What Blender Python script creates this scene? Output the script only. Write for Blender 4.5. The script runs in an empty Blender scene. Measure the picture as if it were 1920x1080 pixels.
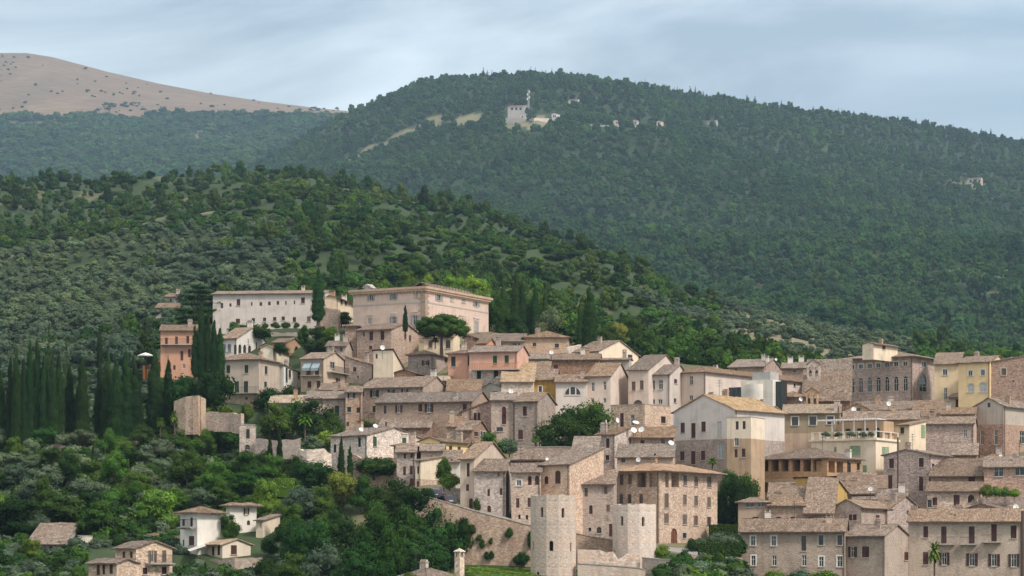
import bpy, math, random
import numpy as np
from mathutils import Vector, Matrix
R = math.radians
SC = bpy.context.scene
COL = SC.collection
# ---------------------------------------------------------------- camera
F, HX, HY = 5000.0, 960.0, 1060.0          # focal length and horizon of the 1920 px wide photograph
cd = bpy.data.cameras.new('camera'); cam = bpy.data.objects.new('camera', cd); COL.objects.link(cam)
cd.sensor_width = 36; cd.lens = 36 * F / 1920; cd.shift_y = (HY - 540) / 1920
cd.clip_start = 1; cd.clip_end = 30000
cam.location = (0, 0, 0); cam.rotation_euler = (R(90), 0, 0)
SC.camera = cam
# ---------------------------------------------------------------- world, sun, exposure
SUN_EL, SUN_AZ = 44, 52                    # azimuth: degrees to the right of straight behind the camera
w = bpy.data.worlds.new('World'); SC.world = w; w.use_nodes = True
nt = w.node_tree; nt.nodes.clear()
def N(nt, t, **kw):
    n = nt.nodes.new(t)
    for k, v in kw.items():
        if k == 'i':
            for kk, vv in v.items(): n.inputs[kk].default_value = vv
        else: setattr(n, k, v)
    return n
sdir = Vector((math.sin(R(SUN_AZ)) * math.cos(R(SUN_EL)), -math.cos(R(SUN_AZ)) * math.cos(R(SUN_EL)), math.sin(R(SUN_EL))))
sky = N(nt, 'ShaderNodeTexSky', sky_type='NISHITA', sun_disc=False, sun_elevation=R(SUN_EL), sun_rotation=math.atan2(sdir.x, sdir.y))
sky.air_density = 1.2; sky.dust_density = 1.5; sky.ozone_density = 1.5
tc = N(nt, 'ShaderNodeTexCoord'); mp = N(nt, 'ShaderNodeMapping'); mp.inputs['Scale'].default_value = (3.2, 3.2, 10.0); mp.inputs['Location'].default_value = (2.35, 0.4, 1.15)
nz = N(nt, 'ShaderNodeTexNoise', i={'Scale': 1.5, 'Detail': 9, 'Roughness': 0.55, 'Distortion': 0.5})
cr = N(nt, 'ShaderNodeValToRGB')
cr.color_ramp.elements[0].position = 0.36; cr.color_ramp.elements[0].color = (3.1, 3.75, 4.25, 1)
cr.color_ramp.elements[1].position = 0.58; cr.color_ramp.elements[1].color = (7.0, 7.7, 8.0, 1)
nz2 = N(nt, 'ShaderNodeTexNoise', i={'Scale': 0.8, 'Detail': 4, 'Roughness': 0.5})
cr2 = N(nt, 'ShaderNodeValToRGB')
cr2.color_ramp.elements[0].position = 0.30; cr2.color_ramp.elements[0].color = (0.55, 0.55, 0.55, 1)
cr2.color_ramp.elements[1].position = 0.5; cr2.color_ramp.elements[1].color = (1, 1, 1, 1)
mx = N(nt, 'ShaderNodeMixRGB'); bg = N(nt, 'ShaderNodeBackground', i={'Strength': 0.1}); wo = N(nt, 'ShaderNodeOutputWorld')
L = nt.links.new
L(tc.outputs['Generated'], mp.inputs['Vector']); L(mp.outputs[0], nz.inputs['Vector']); L(mp.outputs[0], nz2.inputs['Vector'])
L(nz.outputs['Fac'], cr.inputs[0]); L(nz2.outputs['Fac'], cr2.inputs[0]); L(cr2.outputs[0], mx.inputs[0])
L(sky.outputs[0], mx.inputs[1]); L(cr.outputs[0], mx.inputs[2])
# higher overhead the cloud deck is thicker and whiter
sz = N(nt, 'ShaderNodeSeparateXYZ'); L(tc.outputs['Generated'], sz.inputs[0]); mr = N(nt, 'ShaderNodeMapRange', i={'From Min': .28, 'From Max': .6}); L(sz.outputs['Z'], mr.inputs['Value'])
mz = N(nt, 'ShaderNodeMixRGB'); mz.inputs[2].default_value = (7.2, 7.4, 7.5, 1); L(mr.outputs[0], mz.inputs[0]); L(mx.outputs[0], mz.inputs[1]); L(mz.outputs[0], bg.inputs['Color']); L(bg.outputs[0], wo.inputs['Surface'])
sl = bpy.data.lights.new('sun', 'SUN'); so = bpy.data.objects.new('sun', sl); COL.objects.link(so)
sl.energy = 2.25; sl.angle = R(10); sl.color = (1.0, 0.93, 0.86)
so.rotation_euler = sdir.to_track_quat('Z', 'Y').to_euler(); so.location = (200, -200, 400)
SC.view_settings.view_transform = 'Standard'; SC.view_settings.look = 'None'; SC.view_settings.exposure = 0.64; SC.view_settings.gamma = 1
SC.cycles.use_denoising = True; SC.cycles.max_bounces = 5; SC.cycles.diffuse_bounces = 3; SC.cycles.glossy_bounces = 2
SC.cycles.volume_bounces = 0; SC.cycles.transparent_max_bounces = 6

# ---------------------------------------------------------------- terrain function
# per column of the view: (distance, picture row of the ground there)
TAB = {
 0:   [(300,1110),(330,1075),(370,985),(400,905),(430,845),(460,790),(500,735),(560,690),(650,640),(800,565),(950,505),(1100,443),(1300,373),(1400,348),(1600,370)],
 250: [(300,1110),(330,1075),(370,985),(400,900),(430,825),(460,770),(500,712),(560,668),(650,612),(800,545),(950,490),(1100,433),(1300,368),(1400,352),(1600,375)],
 400: [(300,1120),(330,1100),(343,1076),(347,1046),(370,985),(400,905),(430,830),(460,760),(490,700),(520,640),(560,600),(650,560),(800,505),(950,458),(1100,413),(1300,353),(1400,336),(1600,365)],
 540: [(300,1115),(340,1080),(370,985),(400,905),(430,842),(452,806),(465,752),(490,700),(520,625),(560,592),(650,550),(800,492),(950,443),(1100,393),(1300,340),(1400,330),(1600,360)],
 700: [(300,1115),(340,1080),(370,1000),(385,940),(400,910),(430,846),(452,812),(465,752),(490,690),(520,628),(560,592),(650,552),(800,490),(950,445),(1100,400),(1250,373),(1350,363),(1600,430)],
 790: [(300,1110),(340,1075),(356.2,1065),(357,935),(370,922),(400,888),(430,840),(452,812),(464,752),(490,685),(520,625),(560,592),(650,555),(800,505),(950,463),(1100,418),(1250,388),(1350,386),(1600,460)],
 900: [(300,1110),(340,1068),(356.2,1062),(357,968),(370,955),(400,900),(430,850),(452,815),(465,755),(490,690),(520,630),(560,600),(650,570),(800,525),(950,478),(1100,433),(1200,413),(1300,423),(1600,490)],
 1000:[(300,1110),(340,1080),(356.2,1065),(357,992),(370,980),(400,915),(430,850),(452,806),(465,762),(490,700),(520,650),(560,615),(650,582),(800,540),(950,493),(1100,450),(1180,442),(1300,458),(1600,510)],
 1150:[(300,1130),(335,1100),(350,1085),(356.2,1075),(357,1018),(372,1014),(392,1002),(400,940),(430,870),(460,800),(490,730),(520,680),(560,650),(650,622),(800,575),(950,520),(1050,498),(1200,530),(1600,570)],
 1300:[(300,1130),(330,1090),(345,1060),(365,1034),(378,1022),(394,1008),(402,965),(430,895),(460,820),(490,755),(520,700),(560,665),(650,650),(800,622),(950,580),(1050,558),(1200,575),(1600,610)],
 1385:[(300,1130),(330,1090),(345,1060),(365,1036),(378,1024),(394,1008),(402,968),(430,900),(460,825),(490,760),(520,712),(560,678),(650,663),(800,634),(950,598),(1050,577),(1200,597),(1600,622)],
 1400:[(300,1210),(330,1150),(360,1125),(371,1105),(385,1060),(400,975),(430,905),(460,830),(490,765),(520,715),(560,680),(650,665),(800,636),(950,600),(1050,580),(1200,600),(1600,625)],
 1600:[(300,1210),(330,1150),(360,1125),(371,1105),(385,1065),(400,1005),(430,930),(460,860),(490,795),(520,750),(560,715),(650,700),(800,672),(950,646),(1050,630),(1200,640),(1600,660)],
 1920:[(300,1210),(330,1150),(360,1130),(371,1105),(385,1065),(400,1010),(430,930),(460,865),(490,800),(520,750),(560,715),(650,702),(800,695),(950,690),(1050,685),(1200,700),(1600,700)]}
TAB[-900] = TAB[0]; TAB[2820] = TAB[1920]
TC = sorted(TAB); TY = np.array(sorted({y for c in TAB.values() for y, _ in c} | {355.5}))
TP = np.array([np.interp(TY, [a for a, b in TAB[c]], [b for a, b in TAB[c]]) for c in TC])
def _h(ix, iy, s):
    n = (ix.astype(np.int64) * 374761393 + iy.astype(np.int64) * 668265263 + s * 974711) & 0x7fffffff
    n = ((n ^ (n >> 13)) * 1274126177) & 0x7fffffff
    return ((n ^ (n >> 16)) & 0xffff) / 65535.0
def vnoise(x, y, s=0):
    x = np.asarray(x, float); y = np.asarray(y, float)
    ix = np.floor(x); iy = np.floor(y); fx = x - ix; fy = y - iy
    fx = fx * fx * (3 - 2 * fx); fy = fy * fy * (3 - 2 * fy)
    a = _h(ix, iy, s); b = _h(ix + 1, iy, s); c = _h(ix, iy + 1, s); d = _h(ix + 1, iy + 1, s)
    return (a * (1 - fx) + b * fx) * (1 - fy) + (c * (1 - fx) + d * fx) * fy
def fbm(x, y, s=0, o=4):
    t = 0; a = .5
    for k in range(o): t = t + a * vnoise(x * 2 ** k, y * 2 ** k, s + k * 7); a *= .5
    return t
def G(px, Y):                                # picture row of the near terrain
    px = np.asarray(px, float); Y = np.asarray(Y, float); px, Y = np.broadcast_arrays(px, Y)
    c = np.clip(np.searchsorted(TC, px) - 1, 0, len(TC) - 2); tc_ = np.array(TC, float)
    t = np.clip((px - tc_[c]) / (tc_[c + 1] - tc_[c]), 0, 1)
    t = t * .5 + .5 * t * t * (3 - 2 * t)
    r = np.clip(np.searchsorted(TY, Y) - 1, 0, len(TY) - 2); u = np.clip((Y - TY[r]) / (TY[r + 1] - TY[r]), 0, 1)
    p0 = TP[c, r] * (1 - u) + TP[c, r + 1] * u; p1 = TP[c + 1, r] * (1 - u) + TP[c + 1, r + 1] * u
    return p0 * (1 - t) + p1 * t
def zA(px, Y):
    px = np.asarray(px, float); Y = np.asarray(Y, float)
    z = (HY - G(px, np.maximum(Y, 300))) * np.maximum(Y, 300) / F
    X = (px - HX) * Y / F
    k = np.clip((Y - 560) / 250, 0, 1) * (1 - .72 * np.clip((px - 1120) / 160, 0, 1))
    z = z + k * ((fbm(X / 70, Y / 90, 3) - .47) * 26 + (fbm(X / 18, Y / 18, 9, 2) - .37) * 3)
    n = np.clip((300 - Y) / 300, 0, 1)       # the valley towards the camera
    return z - 60 * n * (1 - n) + n ** 3 * 2
def inv(px, row):                            # distance at which the ground meets a picture row
    ys = np.arange(310, 900, .5); g = G(px, ys)
    k = np.argmax(g <= row); return float(ys[k])
def P(px, py, Y): return Vector(((px - HX) * Y / F, Y, (HY - py) * Y / F))
BX = [-900,0,300,400,480,560,620,660,700,760,800,860,900,960,1000,1060,1120,1160,1240,1300,1360,1420,1500,1560,1620,1700,1780,1860,1920,2820]
BYc = [700,520,390,345,305,262,225,205,190,165,152,145,142,137,133,138,143,150,165,175,183,192,203,207,215,225,240,255,265,480]
def zB(px, Y):
    px = np.asarray(px, float); Y = np.asarray(Y, float)
    c = np.interp(px, BX, BYc) + 9
    t = np.interp(Y, [1000,1400,1600,2000,2600,3200,3700,3850,4400], [0,.12,.2,.37,.61,.82,.965,1,.92])
    base = 735
    row = base - t * (base - c)
    X = (px - HX) * Y / F
    k = np.clip((Y - 1200) / 600, 0, 1) * np.clip((3850 - Y) / 300, 0.0, 1)
    return (HY - row) * Y / F + k * ((fbm(X / 260 + Y / 900, Y / 520, 31) - .47) * 95 + (fbm(X / 70, Y / 160, 35, 3) - .44) * 26)
CX = [-900,0,50,100,200,300,400,500,600,650,750,1000,2820]; CYc = [120,99,99,107,134,157,176,191,203,208,222,260,600]
def zC(px, Y):
    px = np.asarray(px, float); Y = np.asarray(Y, float)
    c = np.interp(px, CX, CYc); edge = np.maximum(np.interp(px, [0, 650], [218, 222]), c + 6)
    t1 = np.interp(Y, [3500,4200,5000,5700], [470,350,275,0]); 
    row = np.where(Y < 5700, np.interp(Y, [3500,4300,5000,5700], [0,.48,.76,1]) * (edge - 480) + 480,
                   edge + (c - edge) * np.clip((Y - 5700) / 1500, 0, 1) ** .85)
    row = np.where(Y > 7200, c + (Y - 7200) * .05, row)
    X = (px - HX) * Y / F
    k = np.clip((Y - 3900) / 300, 0, 1) * np.clip((5700 - Y) / 400, 0, 1)
    return (HY - row) * Y / F + k * (fbm(X / 300, Y / 500, 77) - .47) * 110

# ---------------------------------------------------------------- tags and materials
def tag(o, label=None, cat=None, group=None, kind=None):
    if label: o['label'] = label
    if cat: o['category'] = cat
    if group: o['group'] = group
    if kind: o['kind'] = kind
    return o
def new_mat(name, rough=.9):
    m = bpy.data.materials.new(name); m.use_nodes = True; nt = m.node_tree
    b = nt.nodes['Principled BSDF']; b.inputs['Roughness'].default_value = rough
    b.inputs['Specular IOR Level'].default_value = .25
    return m, nt, b
def ramp(nt, fac, stops):
    r = N(nt, 'ShaderNodeValToRGB'); e = r.color_ramp.elements
    while len(e) < len(stops): e.new(.5)
    for k, (p, c) in enumerate(stops):
        e[k].position = p; e[k].color = tuple(c) + (1,)
    nt.links.new(fac, r.inputs[0]); return r.outputs[0]
def mix(nt, f, a, b, mode='MIX'):
    m = N(nt, 'ShaderNodeMixRGB', blend_type=mode)
    for s, v in zip((0, 1, 2), (f, a, b)):
        if isinstance(v, (int, float)): m.inputs[s].default_value = v
        elif isinstance(v, tuple): m.inputs[s].default_value = v + (1,)
        else: nt.links.new(v, m.inputs[s])
    return m.outputs[0]
def noise(nt, vec, scale, detail=3, rough=.55, out='Fac'):
    n = N(nt, 'ShaderNodeTexNoise', i={'Scale': scale, 'Detail': detail, 'Roughness': rough})
    if vec is not None: nt.links.new(vec, n.inputs['Vector'])
    return n.outputs[out]
def vmap(nt, vec, scale):
    m = N(nt, 'ShaderNodeMapping'); m.inputs['Scale'].default_value = scale; nt.links.new(vec, m.inputs['Vector']); return m.outputs[0]
def plain(name, c, rough=.7, metal=0):
    m, nt, b = new_mat(name, rough); 
    tcn = N(nt, 'ShaderNodeTexCoord'); f = noise(nt, tcn.outputs['Object'], 3)
    r = ramp(nt, f, [(.3, tuple(x * .82 for x in c)), (.7, tuple(min(1, x * 1.12) for x in c))])
    nt.links.new(r, b.inputs['Base Color']); b.inputs['Metallic'].default_value = metal
    return m
def leaf_mat(name, dark, light, var=.35, warm=0.0):
    m, nt, b = new_mat(name, .75)
    at = N(nt, 'ShaderNodeAttribute', attribute_name='tint'); oi = N(nt, 'ShaderNodeObjectInfo')
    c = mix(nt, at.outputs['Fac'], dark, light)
    mul = N(nt, 'ShaderNodeMapRange', i={'To Min': 1 - var, 'To Max': 1 + var}); nt.links.new(oi.outputs['Random'], mul.inputs['Value'])
    h = N(nt, 'ShaderNodeHueSaturation')
    ge = N(nt, 'ShaderNodeNewGeometry'); pn = noise(nt, ge.outputs['Position'], .009, 5, .68); pn2 = noise(nt, ge.outputs['Position'], .09, 2, .5)   # stands of different kinds and ages
    c = mix(nt, 1.0, c, ramp(nt, pn, [(.34, (.58,.66,.70)), (.5, (1,1,1)), (.66, (1.45,1.36,1.0))]), 'MULTIPLY'); c = mix(nt, 1.0, c, ramp(nt, pn2, [(.3, (.8,.82,.84)), (.7, (1.2,1.18,1.1))]), 'MULTIPLY')
    nt.links.new(c, h.inputs['Color']); nt.links.new(mul.outputs[0], h.inputs['Value'])
    mh = N(nt, 'ShaderNodeMath', operation='MULTIPLY_ADD', i={1: 7.31, 2: .0}); nt.links.new(oi.outputs['Random'], mh.inputs[0])
    fr = N(nt, 'ShaderNodeMath', operation='FRACT'); nt.links.new(mh.outputs[0], fr.inputs[0])
    hr = N(nt, 'ShaderNodeMapRange', i={'To Min': .472, 'To Max': .515}); nt.links.new(fr.outputs[0], hr.inputs['Value']); nt.links.new(hr.outputs[0], h.inputs['Hue'])
    nt.links.new(h.outputs[0], b.inputs['Base Color']); b.inputs['Specular IOR Level'].default_value = .03
    return m
def mesh_np(name, V, Fq, mats=(), tint=None, smooth=False, uv=None, mi=None):
    me = bpy.data.meshes.new(name); V = np.asarray(V, np.float32); Fq = np.asarray(Fq, np.int32); k = Fq.shape[1]
    me.vertices.add(len(V)); me.vertices.foreach_set('co', V.ravel())
    me.loops.add(Fq.size); me.loops.foreach_set('vertex_index', Fq.ravel())
    me.polygons.add(len(Fq)); me.polygons.foreach_set('loop_start', np.arange(0, Fq.size, k, dtype=np.int32))
    for m in mats: me.materials.append(m)
    if tint is not None:
        a = me.attributes.new('tint', 'FLOAT', 'FACE'); a.data.foreach_set('value', np.asarray(tint, np.float32))
    if mi is not None: me.polygons.foreach_set('material_index', np.asarray(mi, np.int32))
    me.update(calc_edges=True)
    if smooth: me.polygons.foreach_set('use_smooth', np.ones(len(Fq), bool))
    return me
def link(name, data, parent=None):
    o = bpy.data.objects.new(name, data); COL.objects.link(o)
    if parent: o.parent = parent
    return o
# ---------------------------------------------------------------- trees: shared prototype meshes
M_DARK = leaf_mat('dark_foliage', (.010,.028,.007), (.042,.090,.018))
M_BROAD = leaf_mat('broadleaf_foliage', (.020,.050,.009), (.074,.142,.024))
M_BRIGHT = leaf_mat('fresh_foliage', (.035,.070,.012), (.150,.240,.035))
M_YELLOW = leaf_mat('yellowing_foliage', (.05,.08,.016), (.24,.26,.05))
M_OLIVE = leaf_mat('olive_foliage', (.048,.074,.042), (.130,.172,.105), .25)
M_CYP = leaf_mat('cypress_foliage', (.009,.025,.008), (.036,.074,.018), .25)
M_CON = leaf_mat('conifer_foliage', (.014,.030,.012), (.050,.085,.030), .25)
M_WOODS = leaf_mat('mountain_foliage', (.022,.055,.017), (.070,.140,.040), .26)
M_HILL = leaf_mat('hill_foliage', (.028,.058,.014), (.092,.150,.034), .32)
M_BARK = plain('bark', (.10,.075,.055), .95)
def leaves(C, Nrm, size, rng, up=0.0, aspect=1.0):
    n = len(C)
    nr = Nrm * 1.0 + rng.normal(0, .55, (n, 3)); nr /= np.linalg.norm(nr, axis=1)[:, None] + 1e-9
    t = rng.normal(0, 1, (n, 3)); t[:, 2] += up * 3; t -= nr * (t * nr).sum(1)[:, None]; t /= np.linalg.norm(t, axis=1)[:, None] + 1e-9
    b = np.cross(nr, t); s = size * rng.uniform(.55, 1.25, (n, 1))
    V = np.stack([C - t * s * aspect - b * s * .35, C - b * s * -.35 - t * s * aspect * .2, C + t * s * aspect, C - b * s * .6 + t * s * .1], 1).reshape(-1, 3)
    return V, np.arange(4 * n).reshape(-1, 4)
def ico(sub=1):
    import bmesh
    bm = bmesh.new(); bmesh.ops.create_icosphere(bm, subdivisions=sub, radius=1)
    v = np.array([x.co[:] for x in bm.verts]); f = np.array([[q.index for q in p.verts] for p in bm.faces]); bm.free(); return v, f
IV, IF = ico(2)
def crown(name, blobs, n, size, seed, mat, up=0, aspect=1.0, core=.78):
    rng = np.random.default_rng(seed); B = np.array(blobs, float)      # x y z rx rz
    wgt = B[:, 3] ** 1.5 * B[:, 4] ** .7; wgt /= wgt.sum()
    k = rng.choice(len(B), n, p=wgt); d = rng.normal(0, 1, (n, 3)); d /= np.linalg.norm(d, axis=1)[:, None]
    lump = .86 + .2 * vnoise(d[:, 0] * 3 + k * 5, d[:, 2] * 3 + d[:, 1] * 2, seed)
    r = rng.uniform(.70, 1.0, n) ** .6 * (1 + .28 * rng.random(n) ** 5) * lump
    Rr = np.stack([B[k, 3], B[k, 3], B[k, 4]], 1); C = B[k, :3] + d * Rr * r[:, None]
    V, Fq = leaves(C, d, size, rng, up, aspect)
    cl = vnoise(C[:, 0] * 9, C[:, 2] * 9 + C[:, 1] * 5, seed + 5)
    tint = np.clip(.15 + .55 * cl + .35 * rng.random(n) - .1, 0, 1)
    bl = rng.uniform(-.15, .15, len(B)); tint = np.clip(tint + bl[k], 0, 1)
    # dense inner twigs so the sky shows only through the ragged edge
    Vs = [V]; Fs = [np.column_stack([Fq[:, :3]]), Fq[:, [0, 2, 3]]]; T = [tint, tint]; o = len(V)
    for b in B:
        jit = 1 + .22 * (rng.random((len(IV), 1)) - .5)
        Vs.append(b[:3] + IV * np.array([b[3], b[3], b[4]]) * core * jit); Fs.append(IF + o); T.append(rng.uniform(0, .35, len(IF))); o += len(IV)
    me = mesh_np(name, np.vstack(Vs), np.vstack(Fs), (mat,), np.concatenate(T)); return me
def tube(pts, rad, n=6):
    V = []; Fq = []
    for k, (p, r) in enumerate(zip(pts, rad)):
        for a in range(n): V.append((p[0] + r * math.cos(a * 2 * math.pi / n), p[1] + r * math.sin(a * 2 * math.pi / n), p[2]))
        if k:
            for a in range(n): Fq.append(((k - 1) * n + a, (k - 1) * n + (a + 1) % n, k * n + (a + 1) % n, k * n + a))
    return V, Fq
def trunk(name, tops, h0, r=.03, seed=0):
    V, Fq = tube([(0, 0, -.08), (0.004, 0, h0 * .5), (0, .004, h0)], [r * 1.3, r, r * .8])
    for t in tops:
        a, b = tube([(0, 0, h0 * .85), (t[0] * .5, t[1] * .5, (h0 + t[2]) / 2), t], [r * .6, r * .4, r * .15], 5)
        o = len(V); V += a; Fq += [tuple(i + o for i in f) for f in b]
    return mesh_np(name, V, Fq, (M_BARK,))
def blobs_broad(seed, n=11, w=.36, z0=.32, z1=.86, r=.19):
    rn = random.Random(seed); out = []
    for k in range(n):
        a = rn.uniform(0, 6.28); t = rn.random(); z = z0 + (z1 - z0) * t; q = w * math.sin(math.pi * min(.97, .28 + .62 * t)) * rn.uniform(.5, 1)
        rr = r * rn.uniform(.75, 1.2); out.append((q * math.cos(a), q * math.sin(a), z, rr, rr * .85))
    out.append((0, 0, (z0 + z1) / 2, r * 1.5, r * 1.5)); return out
PR = {}
def proto(kind, crowns, trunks): PR[kind] = list(zip(crowns, trunks))
def mk(kind, mat, nl=3600, size=.024, nvar=3, w=.37, z0=.20, z1=.84, r=.17, nb=16, h0=.22, **kw):
    kw.setdefault('core', .66)
    c, t = [], []
    for s in range(nvar):
        bl = blobs_broad(hash_(kind) + s, nb, w, z0, z1, r)
        c.append(crown(kind + '_crown', bl, nl, size, hash_(kind) + s, mat, **kw)); t.append(trunk(kind + '_trunk', [b[:3] for b in bl[:5]], h0, .022))
    proto(kind, c, t)
def hash_(s): return sum(ord(ch) * (k + 3) for k, ch in enumerate(s)) % 9973
mk('broad', M_BROAD); mk('dark', M_DARK); mk('full', M_BROAD, 6500, .022, 2, .42, .14, .80, .19, 26, .1, core=.5); mk('fulldark', M_DARK, 6500, .022, 2, .42, .14, .80, .19, 26, .1, core=.5); mk('bright', M_BRIGHT, nvar=2); mk('yellow', M_YELLOW, nvar=2)
mk('olive', M_OLIVE, 2400, .026, 3, .38, .36, .82, .17, 13, .32, core=.62)
mk('bush', M_BROAD, 1500, .042, 3, .40, .22, .66, .26, 8, .1); mk('darkbush', M_DARK, 1500, .042, 2, .40, .22, .66, .26, 8, .1)
mk('brightbush', M_BRIGHT, 1500, .042, 2, .40, .22, .66, .26, 8, .1); mk('grey', M_OLIVE, 1500, .036, 2, .40, .22, .66, .24, 9, .1)
def spindle(seed, n=13, w=.43, tip=.97, pw=.6):
    rn = random.Random(seed); o = []
    for k in range(n):
        t = k / (n - 1); z = .07 + t * (tip - .12); rr = w * (math.sin(math.pi * min(1, .24 + .76 * t)) ** pw) * (1 - .42 * t) + .02
        o.append((rn.uniform(-.05, .05), rn.uniform(-.05, .05), z, rr, .085)) 
    return o
proto('cypress', [crown('cypress_crown', spindle(s), 3000, .022, s, M_CYP, up=1.2, aspect=1.6, core=.86) for s in (1, 2, 3, 4)],
      [trunk('cypress_trunk', [], .12, .09) for s in range(4)])
def conif(seed):
    rn = random.Random(seed); o = []
    for k in range(10):
        t = k / 9; z = .2 + t * .74; R0 = .38 * (1 - t) ** .8 + .02
        m = max(1, int(6 * (1 - t)))
        for q in range(m):
            a = q * 6.28 / m + rn.random() * 2; rr = R0 * rn.uniform(.35, .8)
            o.append((rr * math.cos(a), rr * math.sin(a), z + rn.uniform(-.03, .03), max(.05, R0 * .45), .035))
    o.append((0, 0, .5, .12, .36)); return o
proto('conifer', [crown('conifer_crown', conif(s), 2600, .028, s, M_CON, core=.6) for s in (5, 6, 7)], [trunk('conifer_trunk', [(0, 0, .8)], .3, .02) for s in range(3)])
def cedar():
    o = []; rn = random.Random(3)
    for k, z in enumerate((.30,.45,.58,.70,.82,.92)):
        R0 = (.46,.50,.42,.36,.25,.12)[k]
        for q in range(7):
            a = q * .9 + k; rr = R0 * rn.uniform(.3, .95); o.append((rr * math.cos(a), rr * math.sin(a), z + rn.uniform(-.02, .02), .15, .035))
    return o
proto('cedar', [crown('cedar_crown', cedar(), 3200, .022, 8, M_CON, core=.6)], [trunk('cedar_trunk', [b[:3] for b in cedar()[::3]], .4, .025)])
def spine():
    o = []; rn = random.Random(12)
    for k in range(45):
        a = k * 2.4; q = .40 * math.sqrt(k / 45); o.append((q * math.cos(a), q * math.sin(a), .44 + .42 * math.sqrt(max(0, 1 - (q / .46) ** 2)) * (1, .55, .25)[k % 3] + rn.uniform(-.02, .02), .12, .11))
    return o
proto('stonepine', [crown('stone_pine_crown', spine(), 5200, .018, 4, M_BROAD, core=.75)], [trunk('stone_pine_trunk', [b[:3] for b in spine()[8::2]], .42, .026)])
def palm():
    V = []; Fq = []; rn = random.Random(2)
    for k in range(46):
        a = k * 2.399; el = .95 - 1.5 * (k / 46); L_ = .5; p = Vector((0, 0, .74)); d = Vector((math.cos(a) * math.cos(el), math.sin(a) * math.cos(el), math.sin(el)))
        s = Vector((-math.sin(a), math.cos(a), 0)); pr = None
        for q in range(5):
            wd = .07 * math.sin(math.pi * (q + .6) / 5.2); o = len(V); V += [tuple(p - s * wd), tuple(p + s * wd)]
            if q: Fq.append((o - 2, o - 1, o + 1, o))
            p = p + d * L_ / 4.5; d = (d + Vector((0, 0, -.24))).normalized()
    T = [rn.random() for _ in Fq]
    return mesh_np('palm_crown', V, Fq, (M_BRIGHT,), T)
proto('palm', [palm()], [mesh_np('palm_trunk', *tube([(0, 0, -.1), (.01, 0, .3), (0, 0, .72)], [.05, .045, .05]), (M_BARK,))])

# ---------------------------------------------------------------- land sheets
def sheet(name, zf, pxs, Ys, mat, cover):
    PX, YY = np.meshgrid(pxs, Ys); Z = zf(PX, YY); X = (PX - HX) * YY / F
    V = np.stack([X, YY, Z], -1).reshape(-1, 3); n = len(pxs); m = len(Ys)
    i = np.arange(n * m).reshape(m, n); Fq = np.stack([i[:-1, :-1], i[:-1, 1:], i[1:, 1:], i[1:, :-1]], -1).reshape(-1, 4)
    me = mesh_np(name, V, Fq, (mat,), smooth=True)
    a = me.attributes.new('cover', 'FLOAT', 'POINT'); a.data.foreach_set('value', cover(PX, YY).astype(np.float32).ravel())
    return tag(link(name, me), kind='structure')
def land_mat(name, stops, sc):
    m, nt, b = new_mat(name, 1.0); g = N(nt, 'ShaderNodeNewGeometry'); at = N(nt, 'ShaderNodeAttribute', attribute_name='cover')
    f = noise(nt, g.outputs['Position'], sc, 6, .62); f2 = noise(nt, g.outputs['Position'], sc * 9, 4, .6)
    s = N(nt, 'ShaderNodeMath', operation='MULTIPLY_ADD', i={1: .45, 2: -.22}); nt.links.new(f, s.inputs[0])
    a = N(nt, 'ShaderNodeMath', operation='ADD', use_clamp=True); nt.links.new(s.outputs[0], a.inputs[0]); nt.links.new(at.outputs['Fac'], a.inputs[1])
    c = ramp(nt, a.outputs[0], stops); v = ramp(nt, f2, [(.25, (.7,.7,.7)), (.75, (1.25,1.25,1.25))])
    nt.links.new(mix(nt, 1.0, c, v, 'MULTIPLY'), b.inputs['Base Color']); return m
WOODF = [(0, (.030,.050,.018)), (.35, (.046,.068,.025)), (.6, (.14,.13,.065)), (1, (.34,.27,.17))]
def ss(x, a, b): t = np.clip((x - a) / (b - a), 0, 1); return t * t * (3 - 2 * t)
def row_of(zf, PX, YY): return HY - zf(PX, YY) * F / YY
def bareA(PX, YY):                          # 0 = vegetated .. 1 = dry bare soil
    r = G(PX, YY); X = (PX - HX) * YY / F
    c = .22 + .25 * (fbm(X / 30, YY / 45, 4) - .4)
    c = c + .34 * ss(fbm(X / 26, YY / 60, 14), .58, .68) * ss(YY, 620, 760)
    c = np.maximum(c, .62 * ss(PX, 630, 680) * ss(-YY, -560, -545) * ss(YY, 356, 360)); fld = ss(PX, 1350, 1400) * ss(-PX, -1720, -1600) * ss(YY, 640, 720); c = np.maximum(c, fld * (.72 + .2 * (fbm(X / 15, YY / 30, 5) - .5)))
    pth = np.abs(PX - (1372 - 22 * np.sin((r - 590) / 26))) < 4.5; c = np.where(pth & (r < 690) & (r > 575) & (YY > 640), 1.0, c)
    return c
TREE_A = land_mat('slope_ground', WOODF, .02)
pxs = np.concatenate([np.arange(-900, -100, 25), np.arange(-100, 2020, 5), np.arange(2020, 2821, 25)])
Ys = np.concatenate([np.linspace(-60, 290, 24), np.arange(295, 355, 4), [356.1, 356.3, 356.6, 357.2], np.arange(360, 620, 4), np.arange(620, 1620, 7)])
def zA2(PX, YY):
    return np.where(YY < 30, zA(PX, np.full_like(YY, 30.0)) , zA(PX, YY))
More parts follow.
